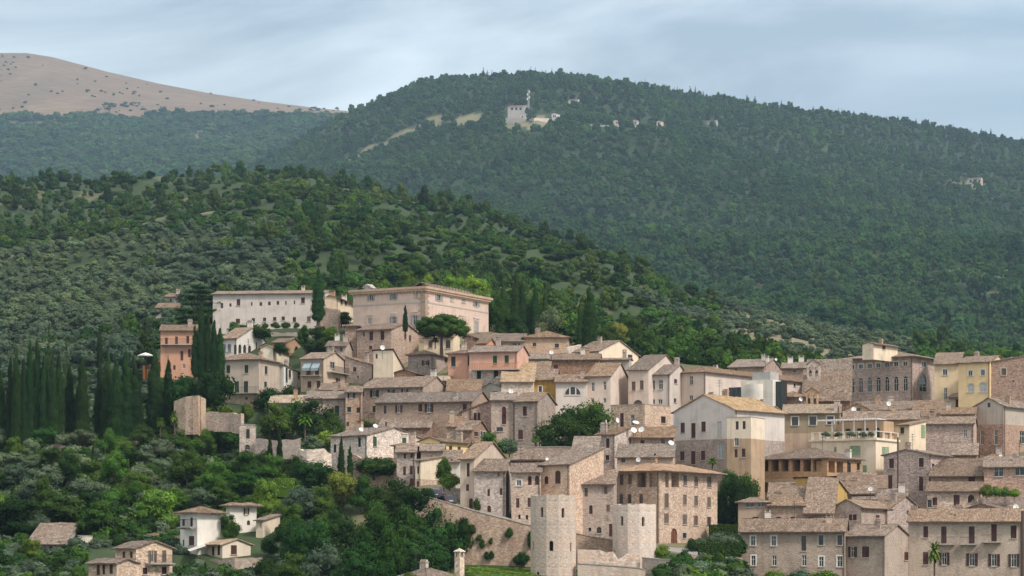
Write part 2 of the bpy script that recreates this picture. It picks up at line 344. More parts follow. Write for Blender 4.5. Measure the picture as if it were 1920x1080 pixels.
def sheetA():
    PX, YY = np.meshgrid(pxs, Ys); Yx = np.maximum(YY, 60.0); X = (PX - HX) * Yx / F * np.where(YY < 300, 1 + (300 - np.maximum(YY, 0)) / 120, 1)
    Z = zA(PX, np.maximum(YY, 1))
    V = np.stack([X, YY, Z], -1).reshape(-1, 3); n = len(pxs); m = len(Ys)
    i = np.arange(n * m).reshape(m, n); Fq = np.stack([i[:-1, :-1], i[:-1, 1:], i[1:, 1:], i[1:, :-1]], -1).reshape(-1, 4)
    me = mesh_np('ground', V, Fq, (TREE_A,), smooth=True)
    a = me.attributes.new('cover', 'FLOAT', 'POINT'); a.data.foreach_set('value', bareA(PX, np.maximum(YY, 300)).astype(np.float32).ravel())
    tag(link('ground', me), kind='structure')
sheetA()
def bareB(PX, YY, dr=0):
    r = row_of(zB, PX, YY) + dr; X = (PX - HX) * YY / F
    c = .12 + .3 * ss(fbm(X / 130, YY / 260, 41), .6, .72)
    ln = 300 - (PX - 650) * .47                         # the bare strip climbing to the hamlet
    strip = (PX > 640) & (PX < 830) & (np.abs(r - ln + 4 * np.sin(PX / 9)) < np.interp(PX, [640, 700, 760, 830], [2, 4, 4.5, 6]) * (.6 + .8 * vnoise(PX / 12, r / 8, 3)))
    s2 = (PX > 815) & (PX < 905) & (np.abs(r - 234 + .16 * (PX - 815)) < 9 * vnoise(PX / 16, r / 9, 8) + 2)
    s3 = (PX > 945) & (PX < 1030) & (r > 217) & (r < 244) & (vnoise(PX / 14, r / 9, 2) > .52)
    s4 = (PX > 1780) & (PX < 1960) & (r > 502) & (r < 552) & (vnoise(PX / 20, r / 12, 2) > .38)
    s5 = (PX > 1780) & (PX < 1860) & (r > 338) & (r < 351)
    s6 = (PX > 1500) & (PX < 1780) & (np.abs(r - 474 - 4 * np.sin(PX / 30)) < 2.5) & (vnoise(PX / 25, 0 * r, 5) > .4)
    return np.where(strip | s2 | s3, .70, np.where(s4 | s5 | s6, .60, c))
LAND_B = land_mat('mountain_ground', WOODF, .004)
sheet('mountain', zB, np.concatenate([np.arange(-900, 300, 25), np.arange(300, 2100, 6), np.arange(2100, 2821, 25)]), np.arange(1000, 4420, 16), LAND_B, bareB)
def bareC(PX, YY):
    X = (PX - HX) * YY / F
    edge = 5700 + 500 * (fbm(X / 90, YY / 300, 51) - .5)
    c = ss(YY, edge - 30, edge + 40)
    low = .1 + .55 * ss(fbm(X / 160, YY / 420, 66), .60, .68)
    return np.maximum(low * (YY < 5600), c * (.80 + .3 * (fbm(X / 60, YY / 500, 19) - .5)))
LAND_C = land_mat('pasture_ground', WOODF[:2] + [(.6, (.16,.115,.07)), (.78, (.195,.130,.077)), (1, (.245,.168,.10))], .003)
sheet('hills', zC, np.concatenate([np.arange(-900, -60, 30), np.arange(-60, 1000, 6), np.arange(1000, 2821, 60)]), np.concatenate([np.arange(3500, 7400, 22), [7600, 8200]]), LAND_C, bareC)

# ---------------------------------------------------------------- woods that read as one mass (kind = stuff)
HID = bpy.data.collections.new('woodland_sources')
def join_proto(kind, var, mat, nl, size, seed, z0=.3, z1=.82, r=.2, w=.34, nb=8, shape='broad'):
    if shape == 'con': bl = conif(seed)
    elif shape == 'cyp': bl = spindle(seed, 8)
    else: bl = blobs_broad(seed, nb, w, z0, z1, r)
    me = crown(kind + '_tree', bl, nl, size, seed, mat, core=.8)
    o = bpy.data.objects.new(kind + '_tree', me); return o
def wood(name, label, cat, pts, protos, seed=1):
    """pts: array x y z width height ; one object whose points carry the tree meshes"""
    c = bpy.data.collections.new(name + '_source')
    for o in protos: c.objects.link(o)
    me = bpy.data.meshes.new(name); me.vertices.add(len(pts)); me.vertices.foreach_set('co', pts[:, :3].astype(np.float32).ravel())
    rng = np.random.default_rng(seed); sz = pts[:, [3, 3, 4]] * rng.uniform(.72, 1.3, (len(pts), 3)) * rng.choice([.7, 1, 1, 1.25], (len(pts), 1))
    a = me.attributes.new('sz', 'FLOAT_VECTOR', 'POINT'); a.data.foreach_set('vector', sz.astype(np.float32).ravel())
    rt = np.zeros((len(pts), 3), np.float32); rt[:, 2] = rng.uniform(0, 6.28, len(pts))
    b = me.attributes.new('rt', 'FLOAT_VECTOR', 'POINT'); b.data.foreach_set('vector', rt.ravel())
    o = link(name, me)
    ng = bpy.data.node_groups.new(name, 'GeometryNodeTree'); ng.interface.new_socket('Geometry', in_out='INPUT', socket_type='NodeSocketGeometry'); ng.interface.new_socket('Geometry', in_out='OUTPUT', socket_type='NodeSocketGeometry')
    gi = ng.nodes.new('NodeGroupInput'); go = ng.nodes.new('NodeGroupOutput'); ip = ng.nodes.new('GeometryNodeInstanceOnPoints'); ci = ng.nodes.new('GeometryNodeCollectionInfo')
    ci.inputs['Collection'].default_value = c; ci.inputs['Separate Children'].default_value = True; ci.inputs['Reset Children'].default_value = True
    ip.inputs['Pick Instance'].default_value = True
    def at(n):
        q = ng.nodes.new('GeometryNodeInputNamedAttribute'); q.data_type = 'FLOAT_VECTOR'; q.inputs['Name'].default_value = n; return q
    m2p = ng.nodes.new('GeometryNodeMeshToPoints')
    l = ng.links.new; l(gi.outputs[0], m2p.inputs[0]); l(m2p.outputs[0], ip.inputs['Points']); l(ci.outputs[0], ip.inputs['Instance']); l(at('sz').outputs[0], ip.inputs['Scale']); 
    l(at('rt').outputs[0], ip.inputs['Rotation']); l(ip.outputs[0], go.inputs[0])
    md = o.modifiers.new('woods', 'NODES'); md.node_group = ng
    return tag(o, label, cat, kind='stuff')
def scatter(Y0, Y1, sp, px0=-200, px1=2120, seed=0, jit=.5):
    rng = np.random.default_rng(seed); out = []
    Y = Y0
    while Y < Y1:
        s = sp(Y) if callable(sp) else sp
        X = np.arange((px0 - HX) * Y / F, (px1 - HX) * Y / F, s)
        x = X + rng.uniform(-jit, jit, len(X)) * s; y = Y + rng.uniform(-jit, jit, len(X)) * s
        out.append(np.stack([x, y], 1)); Y += s
    a = np.vstack(out); return a, HX + F * a[:, 0] / a[:, 1], rng
def place(a, px, zf, keep, wd, ht, rng, sink=.06):
    a = a[keep]; px = px[keep]; n = len(a); s = rng.uniform(.72, 1.25, n)
    W = (wd[keep] if isinstance(wd, np.ndarray) else wd) * s; H = (ht[keep] if isinstance(ht, np.ndarray) else ht) * s * rng.uniform(.85, 1.2, n)
    return np.column_stack([a, zf(px, a[:, 1]) - H * sink - .1, W, H])
# the mountain
a, px, rng = scatter(1250, 3950, lambda Y: 6.6 + Y / 850, seed=3)
Y = a[:, 1]; bare = bareB(px, Y)
keep = (bare < .5) & (zB(px, Y) * F / Y > HY - 760) & (px > 380)
keep |= (bare >= .5) & (rng.random(len(a)) < np.where(px > 1700, .55, .14))
lf = px < 1100; keep &= ~((bareB(px, Y, -6) > .55) & lf & (rng.random(len(a)) < .88)); keep &= ~((bareB(px, Y, -3) > .55) & lf & (rng.random(len(a)) < .88))
for (q0, q1, r0, r1) in ((948,996,199,213),(1028,1054,212,236),(1062,1088,190,200),(1146,1163,228,244),(1184,1220,228,246),(1226,1248,230,246),(1320,1348,229,243),(1078,1140,234,243),(1808,1848,338,356)):
    rw = row_of(zB, px, Y); keep &= ~((px > q0) & (px < q1) & (rw > r0) & (rw < r1))
crest = ss(Y, 3300, 3600)
con = rng.random(len(a)) < (.04 + .20 * crest * ss(px, 820, 1000))
H = 8.5 + 3.0 * vnoise(a[:, 0] / 60, Y / 90, 5)
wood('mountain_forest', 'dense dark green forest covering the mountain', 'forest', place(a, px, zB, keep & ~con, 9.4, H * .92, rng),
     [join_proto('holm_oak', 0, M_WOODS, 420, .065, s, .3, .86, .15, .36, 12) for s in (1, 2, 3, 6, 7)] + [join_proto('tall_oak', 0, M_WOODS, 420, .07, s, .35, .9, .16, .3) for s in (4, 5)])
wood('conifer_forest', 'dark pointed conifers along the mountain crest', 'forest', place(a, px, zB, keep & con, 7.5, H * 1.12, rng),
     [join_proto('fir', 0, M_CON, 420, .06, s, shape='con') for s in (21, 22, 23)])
# the far ridge on the left
a, px, rng = scatter(3950, 5950, 15, -150, 760, seed=9); Y = a[:, 1]; b = bareC(px, Y)
far = join_proto('far_oak', 0, M_WOODS, 200, .10, 31), join_proto('far_oak', 0, M_WOODS, 200, .10, 32)
wood('ridge_forest', 'dark forest band below the bare brown mountain', 'forest', place(a, px, zC, (b < .42) | ((b < .6) & (rng.random(len(a)) < .3)), 19, 13.0, rng), far)
a, px, rng = scatter(5800, 7150, 22, -150, 760, seed=10); Y = a[:, 1]; cl = fbm(a[:, 0] / 120, Y / 400, 91)
q = (rng.random(len(a)) < .75 * ss(cl, .46, .60) * (1.15 - ss(Y, 5900, 6900)) + .022)
wood('pasture_shrubs', 'scattered dark shrubs on the brown mountain pasture', 'shrubs', place(a, px, zC, q, 9.5, 5, rng), [join_proto('far_bush', 0, M_WOODS, 160, .12, 33)])
# the near wooded hill, its olive grove and the dry field on the right
a, px, rng = scatter(575, 1420, lambda Y: 4.3 + Y / 420, seed=21); Y = a[:, 1]; row = G(px, Y)
grove = (ss(-px, -620, -470) * ss(-Y, -1010 + 0.0, -930) * ss(Y, 540, 560) * (fbm(a[:, 0] / 60, Y / 80, 8) > .33)) > .5
grove |= (px > 1180) & (px < 1350) & (Y > 800) & (fbm(a[:, 0] / 40, Y / 60, 8) > .45)
field = (px > 1350) & (px < 1720) & (Y > 650)
bare = bareA(px, Y); rr = rng.random(len(a)); pth = bare > .95
n1 = fbm(a[:, 0] / 55, Y / 80, 61)
pine = ~((Y < 690) & (px > 900)) & (n1 > .46 - .12 * ss(Y, 1000, 1350)) & (rr < .30) & ~grove & ~field
scrub = ~grove & ~field & ~pine & (rr < .86) & (bare < .62)
wood('hill_scrub', 'low green scrub and small oaks on the near hill', 'scrub', place(a, px, zA, scrub & ~pth, 4.8, 2.2 + 2.6 * vnoise(a[:, 0] / 25, Y / 25, 6), rng),
     [join_proto('scrub', 0, M_BROAD, 420, .085, s, .2, .7, .24, .36) for s in (41, 42, 44)] + [join_proto('scrub_gold', 0, M_HILL, 420, .085, 45, .2, .8, .18, .3, 6)] + [join_proto('scrub_dark', 0, M_DARK, 420, .085, 43, .2, .7, .24, .36)])
wood('hill_pines', 'rounded green pines standing along the near hill top', 'pine wood', place(a, px, zA, pine & ~pth, 5.8, 4.8 + 2.6 * vnoise(a[:, 0] / 25, Y / 25, 7), rng),
     [join_proto('hill_pine', 0, M_HILL, 900, .045, s, .30, .88, .14, .32, 13) for s in (51, 52, 53, 55)] + [join_proto('hill_oak', 0, M_DARK, 700, .055, 54, .3, .85)])
a, px, rng = scatter(560, 1420, 5.0, seed=22, jit=.2); Y = a[:, 1]
grove = (ss(-px, -640, -480) * (Y < 985) * (fbm(a[:, 0] / 60, Y / 80, 8) > .30)) > .5
grove |= (px > 1180) & (px < 1350) & (Y > 800) & (fbm(a[:, 0] / 40, Y / 60, 8) > .45)
field = (px > 1350) & (px < 1720) & (Y > 650) & (rng.random(len(a)) < .56)
pth = bareA(px, Y) > .95
wood('olive_grove', 'grey green olive grove covering the lower hill slopes', 'olive grove', place(a, px, zA, (grove | field) & ~pth & (rng.random(len(a)) < .93), 4.4, 3.2, rng),
     [join_proto('grove_olive', 0, M_OLIVE, 600, .06, s, .3, .75, .2, .36) for s in (61, 62, 63)])
# ---------------------------------------------------------------- building materials (procedural, in metres through UV)
def tint_rand(nt, c, lo=.88, hi=1.12):
    oi = N(nt, 'ShaderNodeObjectInfo'); mr = N(nt, 'ShaderNodeMapRange', i={'To Min': lo, 'To Max': hi}); nt.links.new(oi.outputs['Random'], mr.inputs['Value'])
    h = N(nt, 'ShaderNodeHueSaturation'); nt.links.new(c, h.inputs['Color']); nt.links.new(mr.outputs[0], h.inputs['Value'])
    m2 = N(nt, 'ShaderNodeMath', operation='MULTIPLY', i={1: 5.7}); nt.links.new(oi.outputs['Random'], m2.inputs[0])
    fr = N(nt, 'ShaderNodeMath', operation='FRACT'); nt.links.new(m2.outputs[0], fr.inputs[0])
    mr2 = N(nt, 'ShaderNodeMapRange', i={'To Min': .8, 'To Max': 1.35}); nt.links.new(fr.outputs[0], mr2.inputs['Value']); nt.links.new(mr2.outputs[0], h.inputs['Saturation'])
    return h.outputs[0]
def bump(nt, b, h, s=.4, d=.05):
    n = N(nt, 'ShaderNodeBump', i={'Strength': s, 'Distance': d}); nt.links.new(h, n.inputs['Height']); nt.links.new(n.outputs[0], b.inputs['Normal'])
def uvn(nt): return N(nt, 'ShaderNodeUVMap').outputs[0]
def offs(nt, v):                                  # every building starts its pattern somewhere else
    oi = N(nt, 'ShaderNodeObjectInfo'); m = N(nt, 'ShaderNodeVectorMath', operation='MULTIPLY_ADD'); nt.links.new(oi.outputs['Random'], m.inputs[0])
    m.inputs[1].default_value = (371, 217, 0); nt.links.new(v, m.inputs[2]); return m.outputs[0]
def stone(name, base, spread=.26, cell=(3.4, 6.0, 1), patch=.5):
    base = tuple(x * k for x, k in zip(base, (1.20, 1.22, 1.24)))
    m, nt, b = new_mat(name, .95); v = offs(nt, uvn(nt)); sv = vmap(nt, v, cell)
    vo = N(nt, 'ShaderNodeTexVoronoi', i={'Scale': 1.0, 'Randomness': .9}); nt.links.new(sv, vo.inputs['Vector'])
    bw = N(nt, 'ShaderNodeRGBToBW'); nt.links.new(vo.outputs['Color'], bw.inputs[0])
    d = tuple(x * (1 - spread) for x in base); l = tuple(min(1, x * (1 + spread)) for x in base)
    pk = (base[0] * 1.04, base[1] * .91, base[2] * .85)
    c = ramp(nt, bw.outputs[0], [(.2, d), (.42, pk), (.58, base), (.85, l)])
    p1 = ramp(nt, noise(nt, v, .35, 4, .6), [(.35, (.74,.72,.70)), (.5, (1,1,1)), (.68, (1.16,1.13,1.08))])
    c = mix(nt, patch, c, mix(nt, 1, c, p1, 'MULTIPLY'))
    st = ramp(nt, noise(nt, vmap(nt, v, (1.2, .12, 1)), 1.0, 4, .6), [(.3, (.72,.70,.68)), (.55, (1,1,1))])   # rain streaks
    c = mix(nt, .6, c, st, 'MULTIPLY')
    pf = ramp(nt, noise(nt, v, .16, 5, .62), [(.54, (0,0,0)), (.60, (1,1,1))]); pf2 = mix(nt, 1.0, pf, (.62,.62,.62), 'MULTIPLY')     # remains of old render
    c = mix(nt, pf2, c, tuple(min(1, x * k) for x, k in zip(base, (1.05, 1.02, .98))))
    c = mix(nt, .35, c, ramp(nt, noise(nt, v, 5, 3, .7), [(.3, (.6,.58,.55)), (.7, (1.3,1.3,1.3))]), 'MULTIPLY')
    nt.links.new(tint_rand(nt, c, .84, 1.14), b.inputs['Base Color']); bump(nt, b, vo.outputs['Distance'], .5, .05); return m
def plaster(name, base, stain=.55):
    base = tuple(min(.78, x * k) for x, k in zip(base, (1.14, 1.15, 1.15)))
    m, nt, b = new_mat(name, .9); v = offs(nt, uvn(nt))
    d = tuple(x * .78 for x in base); l = tuple(min(.9, x * 1.08) for x in base)
    c = ramp(nt, noise(nt, v, .45, 5, .62), [(.28, d), (.5, base), (.75, l)])
    st = ramp(nt, noise(nt, vmap(nt, v, (1.6, .10, 1)), 1.0, 4, .6), [(.30, (.66,.64,.61)), (.52, (1,1,1))])
    c = mix(nt, stain, c, st, 'MULTIPLY')
    pt = ramp(nt, noise(nt, v, 1.7, 4, .7), [(.62, (1,1,1)), (.72, (.84,.78,.72))])
    c = mix(nt, .6, c, pt, 'MULTIPLY')
    nt.links.new(tint_rand(nt, c, .93, 1.07), b.inputs['Base Color']); bump(nt, b, noise(nt, v, 9, 3), .2, .02); return m
def tiles(name, cols):
    m, nt, b = new_mat(name, .95); v = offs(nt, uvn(nt)); s = N(nt, 'ShaderNodeVectorMath', operation='MULTIPLY', i={1: (4.6, 3.0, 1)}); nt.links.new(v, s.inputs[0])
    fl = N(nt, 'ShaderNodeVectorMath', operation='FLOOR'); nt.links.new(s.outputs[0], fl.inputs[0])
    wn = N(nt, 'ShaderNodeTexWhiteNoise'); nt.links.new(fl.outputs[0], wn.inputs['Vector'])
    c = ramp(nt, wn.outputs['Value'], list(zip((0, .3, .6, .85, 1), cols)))
    li = ramp(nt, noise(nt, v, .7, 5, .65), [(.34, (.60,.56,.50)), (.5, (1,1,1)), (.68, (1.22,1.16,1.10))])
    c = mix(nt, .8, c, li, 'MULTIPLY')
    mo = ramp(nt, noise(nt, v, 2.3, 4, .7), [(.56, (1,1,1)), (.72, (.52,.52,.44))]); c = mix(nt, .55, c, mo, 'MULTIPLY')
    nt.links.new(tint_rand(nt, c, .78, 1.16), b.inputs['Base Color'])
    sx = N(nt, 'ShaderNodeSeparateXYZ'); nt.links.new(s.outputs[0], sx.inputs[0]); fx = N(nt, 'ShaderNodeMath', operation='PINGPONG', i={1: .5}); nt.links.new(sx.outputs['X'], fx.inputs[0])
    fy = N(nt, 'ShaderNodeMath', operation='FRACT'); nt.links.new(sx.outputs['Y'], fy.inputs[0]); ad = N(nt, 'ShaderNodeMath', operation='MULTIPLY_ADD', i={1: -.25}); nt.links.new(fy.outputs[0], ad.inputs[0]); nt.links.new(fx.outputs[0], ad.inputs[2])
    bump(nt, b, ad.outputs[0], .9, .12); return m
def slats(name, c):
    m, nt, b = new_mat(name, .6); tcn = N(nt, 'ShaderNodeTexCoord'); wv = N(nt, 'ShaderNodeTexWave', bands_direction='Z', i={'Scale': 5.5}); nt.links.new(tcn.outputs['Object'], wv.inputs['Vector'])
    r = ramp(nt, noise(nt, tcn.outputs['Object'], 2), [(.3, tuple(x * .75 for x in c)), (.7, tuple(x * 1.2 for x in c))])
    nt.links.new(tint_rand(nt, r, .8, 1.25), b.inputs['Base Color']); bump(nt, b, wv.outputs['Fac'], .6, .03); return m
W = dict(
 S=stone('rubble_stone', (.335,.262,.215)), SL=stone('pale_rubble_stone', (.43,.345,.285), .3), SD=stone('brown_rubble_stone', (.25,.175,.135), .38),
 SP=stone('pink_rubble_stone', (.345,.255,.21), .32, (3.2, 6.5, 1)), SW=stone('white_pink_rubble_stone', (.52,.42,.345), .33),
 BR=stone('old_brick', (.36,.215,.145), .25, (3.6, 11, 1)), BL=stone('pale_brick', (.40,.29,.21), .2, (3.6, 11, 1)),
 TW=stone('pale_tower_stone', (.50,.425,.37), .10, (2.6, 6, 1), .25), RU=stone('ruin_stone', (.58,.50,.44), .25, (2.4, 4, 1)),
 PB=plaster('beige_plaster', (.44,.345,.268)), PP=plaster('pink_beige_plaster', (.55,.455,.395), .4), PS=stone('worn_tan_masonry', (.365,.283,.222), .15, (3.4, 8, 1), .7), PG=plaster('grey_beige_plaster', (.42,.36,.315)),
 PK=plaster('palazzo_pink_plaster', (.545,.42,.355), .3), CR=plaster('cream_plaster', (.64,.54,.43), .35), WH=plaster('white_plaster', (.60,.55,.49), .4),
 YE=plaster('yellow_plaster', (.62,.42,.19), .4), YC=plaster('pale_yellow_plaster', (.66,.50,.30), .35), OC=plaster('ochre_plaster', (.42,.30,.15)), OL=plaster('olive_brown_plaster', (.27,.205,.125), .5),
 OR=plaster('orange_plaster', (.50,.215,.10), .4), SA=plaster('salmon_plaster', (.52,.28,.19), .4), GG=plaster('grey_green_plaster', (.36,.35,.29), .5), GY=plaster('grey_render', (.36,.34,.32), .5),
 BP=plaster('brown_plaster', (.40,.29,.205), .6))
TILE = tiles('roof_tiles', [(.155,.106,.078), (.20,.142,.105), (.24,.175,.130), (.285,.212,.158), (.36,.282,.218)])
TILE_TAN = tiles('tan_roof_tiles', [(.27,.185,.12), (.35,.25,.16), (.41,.30,.20), (.46,.345,.235), (.52,.40,.28)])
TILE_RED = tiles('red_roof_tiles', [(.25,.12,.085), (.33,.165,.115), (.40,.215,.15), (.45,.26,.19), (.50,.33,.25)])
TILE_PALE = tiles('pale_pink_roof_tiles', [(.25,.172,.125), (.31,.22,.165), (.37,.27,.205), (.42,.315,.245), (.48,.37,.29)])
RT = dict(p=TILE_PALE, n=TILE, t=TILE_TAN, r=TILE_RED)
SH = dict(B=slats('brown_shutters', (.085,.036,.030)), G=slats('green_shutters', (.035,.085,.050)), K=slats('grey_brown_shutters', (.155,.115,.092)), Y=slats('pale_shutters', (.42,.40,.36)),
          P=slats('pale_green_shutters', (.27,.34,.21)), N=slats('black_green_shutters', (.022,.040,.032)), L=slats('light_grey_shutters', (.30,.29,.28)))
m, nt, b = new_mat('window_glass', .08); b.inputs['Base Color'].default_value = (.018, .020, .022, 1); b.inputs['Specular IOR Level'].default_value = .6; GLASS = m
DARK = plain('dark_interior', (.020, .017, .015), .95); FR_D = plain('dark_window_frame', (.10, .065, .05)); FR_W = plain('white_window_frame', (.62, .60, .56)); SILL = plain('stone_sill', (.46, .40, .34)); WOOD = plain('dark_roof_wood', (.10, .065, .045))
METAL = plain('dark_iron', (.06, .055, .05), .5, .3); COPPER = plain('copper_gutter', (.13, .085, .065), .5, .3); DISHW = plain('white_enamel', (.72, .70, .67), .4); DOOR = plain('door_wood', (.16, .065, .035)); CONC = plain('concrete_coping', (.36, .32, .28))
CURT = plain('pale_curtain', (.45, .44, .43)); BLUEG = plain('pale_blue_pane', (.30, .36, .38), .3)
class MB:
    def __init__(s): s.V = []; s.F = []; s.U = []; s.M = []
    def poly(s, pts, mi=0):
        p = [Vector(q) for q in pts]; n = (p[1] - p[0]).cross(p[2] - p[0])
        if n.length < 1e-9: n = (p[2] - p[1]).cross(p[-1] - p[1])
        if n.length < 1e-9: return
        n.normalize(); t = Vector((0, 0, 1)).cross(n)
        if t.length < .05: t = Vector((1, 0, 0)); 
        t.normalize(); q = n.cross(t); o = len(s.V)
        s.V += [tuple(a) for a in p]; s.F.append(tuple(range(o, o + len(p)))); s.U += [(a.dot(t), a.dot(q)) for a in p]; s.M.append(mi)
    def box(s, x0, x1, y0, y1, z0, z1, mi=0):
        a = [(x, y, z) for x in (x0, x1) for y in (y0, y1) for z in (z0, z1)]
        for f in ((0, 1, 3, 2), (4, 6, 7, 5), (0, 4, 5, 1), (2, 3, 7, 6), (0, 2, 6, 4), (1, 5, 7, 3)): s.poly([a[i] for i in f], mi)
    def mesh(s, name, mats):
        me = bpy.data.meshes.new(name); me.from_pydata(s.V, [], s.F); uv = me.uv_layers.new(name='UVMap')
        uv.data.foreach_set('uv', [c for u in s.U for c in u])
        for m in mats: me.materials.append(m)
        me.polygons.foreach_set('material_index', s.M); me.update(); return me
    def build(s, name, mats, parent=None): return link(name, s.mesh(name, mats), parent)
def arch_pts(w, h, n=8, point=False):
    r = w / 2; return [(r * math.cos(math.pi * k / n), h - r + r * math.sin(math.pi * k / n)) for k in range(n + 1)]
def panel(mb, O, U, Nn, W_, z0, z1, holes, mi=0, low=None, hole_mi=0):
    """a wall face with real openings; hole = (u0,u1,a,b,depth,arch)"""
    O, U, Nn = Vector(O), Vector(U), Vector(Nn)
    us = sorted({0, W_} | {x for h in holes for x in h[:2]}); zs = sorted({z0, z1} | {x for h in holes for x in h[2:4]} | ({low} if low is not None and z0 < low < z1 else set()))
    pt = lambda u, z, d=0: O + U * u + Vector((0, 0, z)) - Nn * d
    flip = U.cross(Vector((0, 0, 1))).dot(Nn) < 0
    def q(ps, m): mb.poly(ps[::-1] if flip else ps, m)
    for i in range(len(us) - 1):
        for j in range(len(zs) - 1):
            cu = (us[i] + us[i + 1]) / 2; cz = (zs[j] + zs[j + 1]) / 2
            if us[i + 1] - us[i] < 1e-5 or zs[j + 1] - zs[j] < 1e-5: continue
            if any(h[0] < cu < h[1] and h[2] < cz < h[3] for h in holes): continue
            m = 1 if (low is not None and cz < low) else mi
            q([pt(us[i], zs[j]), pt(us[i + 1], zs[j]), pt(us[i + 1], zs[j + 1]), pt(us[i], zs[j + 1])], m)
    for (a, b_, c, d, dep, arch) in holes:
        if arch:
            cx = (a + b_) / 2; ap = [(cx + x, c + z) for x, z in arch_pts(b_ - a, d - c)]; mid = len(ap) // 2
            q([pt(b_, d)] + [pt(*p) for p in ap[mid::-1]][::1], mi) if False else None
            R1 = ap[:mid + 1]; L1 = ap[mid:]
            for k in range(len(R1) - 1): q([pt(b_, d), pt(*R1[k + 1]), pt(*R1[k])], mi)
            for k in range(len(L1) - 1): q([pt(a, d), pt(*L1[k + 1]), pt(*L1[k])], mi)
            ring = [(a, c), (b_, c)] + ap
        else: ring = [(a, c), (b_, c), (b_, d), (a, d)]
        for k in range(len(ring)):
            p, r = ring[k], ring[(k + 1) % len(ring)]
            q([pt(*p), pt(*p, dep), pt(*r, dep), pt(*r)], mi)
WC = {}
def win_mesh(part, w, h, arch, col=None):
    w = round(w / .05) * .05; h = round(h / .05) * .05; key = (part, w, h, arch, col)
    if key in WC: return WC[key]
    mb = MB(); x = w / 2
    if part == 'pane':
        pts = ([(-x, .0), (x, .0)] + arch_pts(w, h)) if arch else [(-x, 0), (x, 0), (x, h), (-x, h)]
        mb.poly([(a, 0, c) for a, c in pts])
        me = mb.mesh('window', [{'D': GLASS, 'S': DARK, 'C': CURT, 'E': BLUEG}[col]])
    elif part == 'frame':
        t = .07; hh = h - (w / 2 if arch else 0)
        for a, b_, c, d in ((-x, -x + t, 0, hh), (x - t, x, 0, hh), (-x + t, x - t, 0, t), (-x + t, x - t, hh - t, hh), (-t / 2, t / 2, t, hh - t)): mb.box(a, b_, -.05, -.004, c, d)
        if h > 1.3: mb.box(-x + t, x - t, -.045, -.006, hh * .6, hh * .6 + t * .7)
        if arch:
            ap = arch_pts(w, h); ai = [(a * (1 - 2 * t / w), hh + (c - hh) * (1 - 2 * t / w)) for a, c in ap]
            for k in range(len(ap) - 1): mb.poly([(ap[k][0], -.05, ap[k][1]), (ap[k + 1][0], -.05, ap[k + 1][1]), (ai[k + 1][0], -.05, ai[k + 1][1]), (ai[k][0], -.05, ai[k][1])][::-1])
        me = mb.mesh('frame', [FR_W if col == 'W' else FR_D])
    elif part == 'leaf':
        mb.box(-x, x, -.045, 0, 0, h); t = .07
        for a, b_, c, d in ((-x, -x + t, 0, h), (x - t, x, 0, h), (-x + t, x - t, 0, t), (-x + t, x - t, h - t, h), (-x + t, x - t, h / 2, h / 2 + t)): mb.box(a, b_, -.062, -.047, c, d)
        me = mb.mesh('shutter', [SH[col]])
    elif part == 'aleaf':
        ap = arch_pts(w, h); pts = [(-x, 0), (x, 0)] + ap
        mb.poly([(a, -.05, c) for a, c in pts]); mb.box(-.02, .02, -.075, -.052, 0, h)
        for z in (.08, h * .45): mb.box(-x, x, -.07, -.052, z, z + .07)
        me = mb.mesh('shutter', [SH[col]])
    elif part == 'sill': mb.box(-x - .1, x + .1, -.13, .10, -.10, -.002); me = mb.mesh('sill', [SILL])
    elif part == 'lintel': mb.box(-x - .12, x + .12, -.035, .05, h + .002, h + .18); me = mb.mesh('lintel', [SILL])
    elif part == 'door':
        pts = ([(-x, 0), (x, 0)] + arch_pts(w, h)) if arch else [(-x, 0), (x, 0), (x, h), (-x, h)]
        mb.poly([(a, 0, c) for a, c in pts]); hh = h - (w / 2 if arch else 0)
        for sx in (-1, 1):
            for z in (.15, hh * .52): mb.box(sx * x * .5 - w * .17, sx * x * .5 + w * .17, -.03, -.002, z, z + hh * .36)
        mb.box(-.02, .02, -.04, -.004, 0, h - .02); me = mb.mesh('door', [DOOR])
    elif part == 'surround':
        t = .17
        for a, b_, c, d in ((-x - t, -x, -.02, h), (x, x + t, -.02, h), (-x - t, x + t, h, h + t)): mb.box(a, b_, -.04, .03, c, d)
        me = mb.mesh('surround', [W['WH'] if col == 'W' else SILL])
    elif part == 'pediment':
        mb.box(-x - .25, x + .25, -.22, .02, h + .55, h + .75); mb.box(-x - .1, x + .1, -.08, .02, h + .2, h + .55); me = mb.mesh('pediment', [W['PP']])
    WC[key] = me; return me
class Bld: pass
ALLB = {}
def lp(part, parent, me, pos, side):
    o = link(part, me, parent); o.location = pos
    if side: o.rotation_euler = (0, 0, side)
    return o
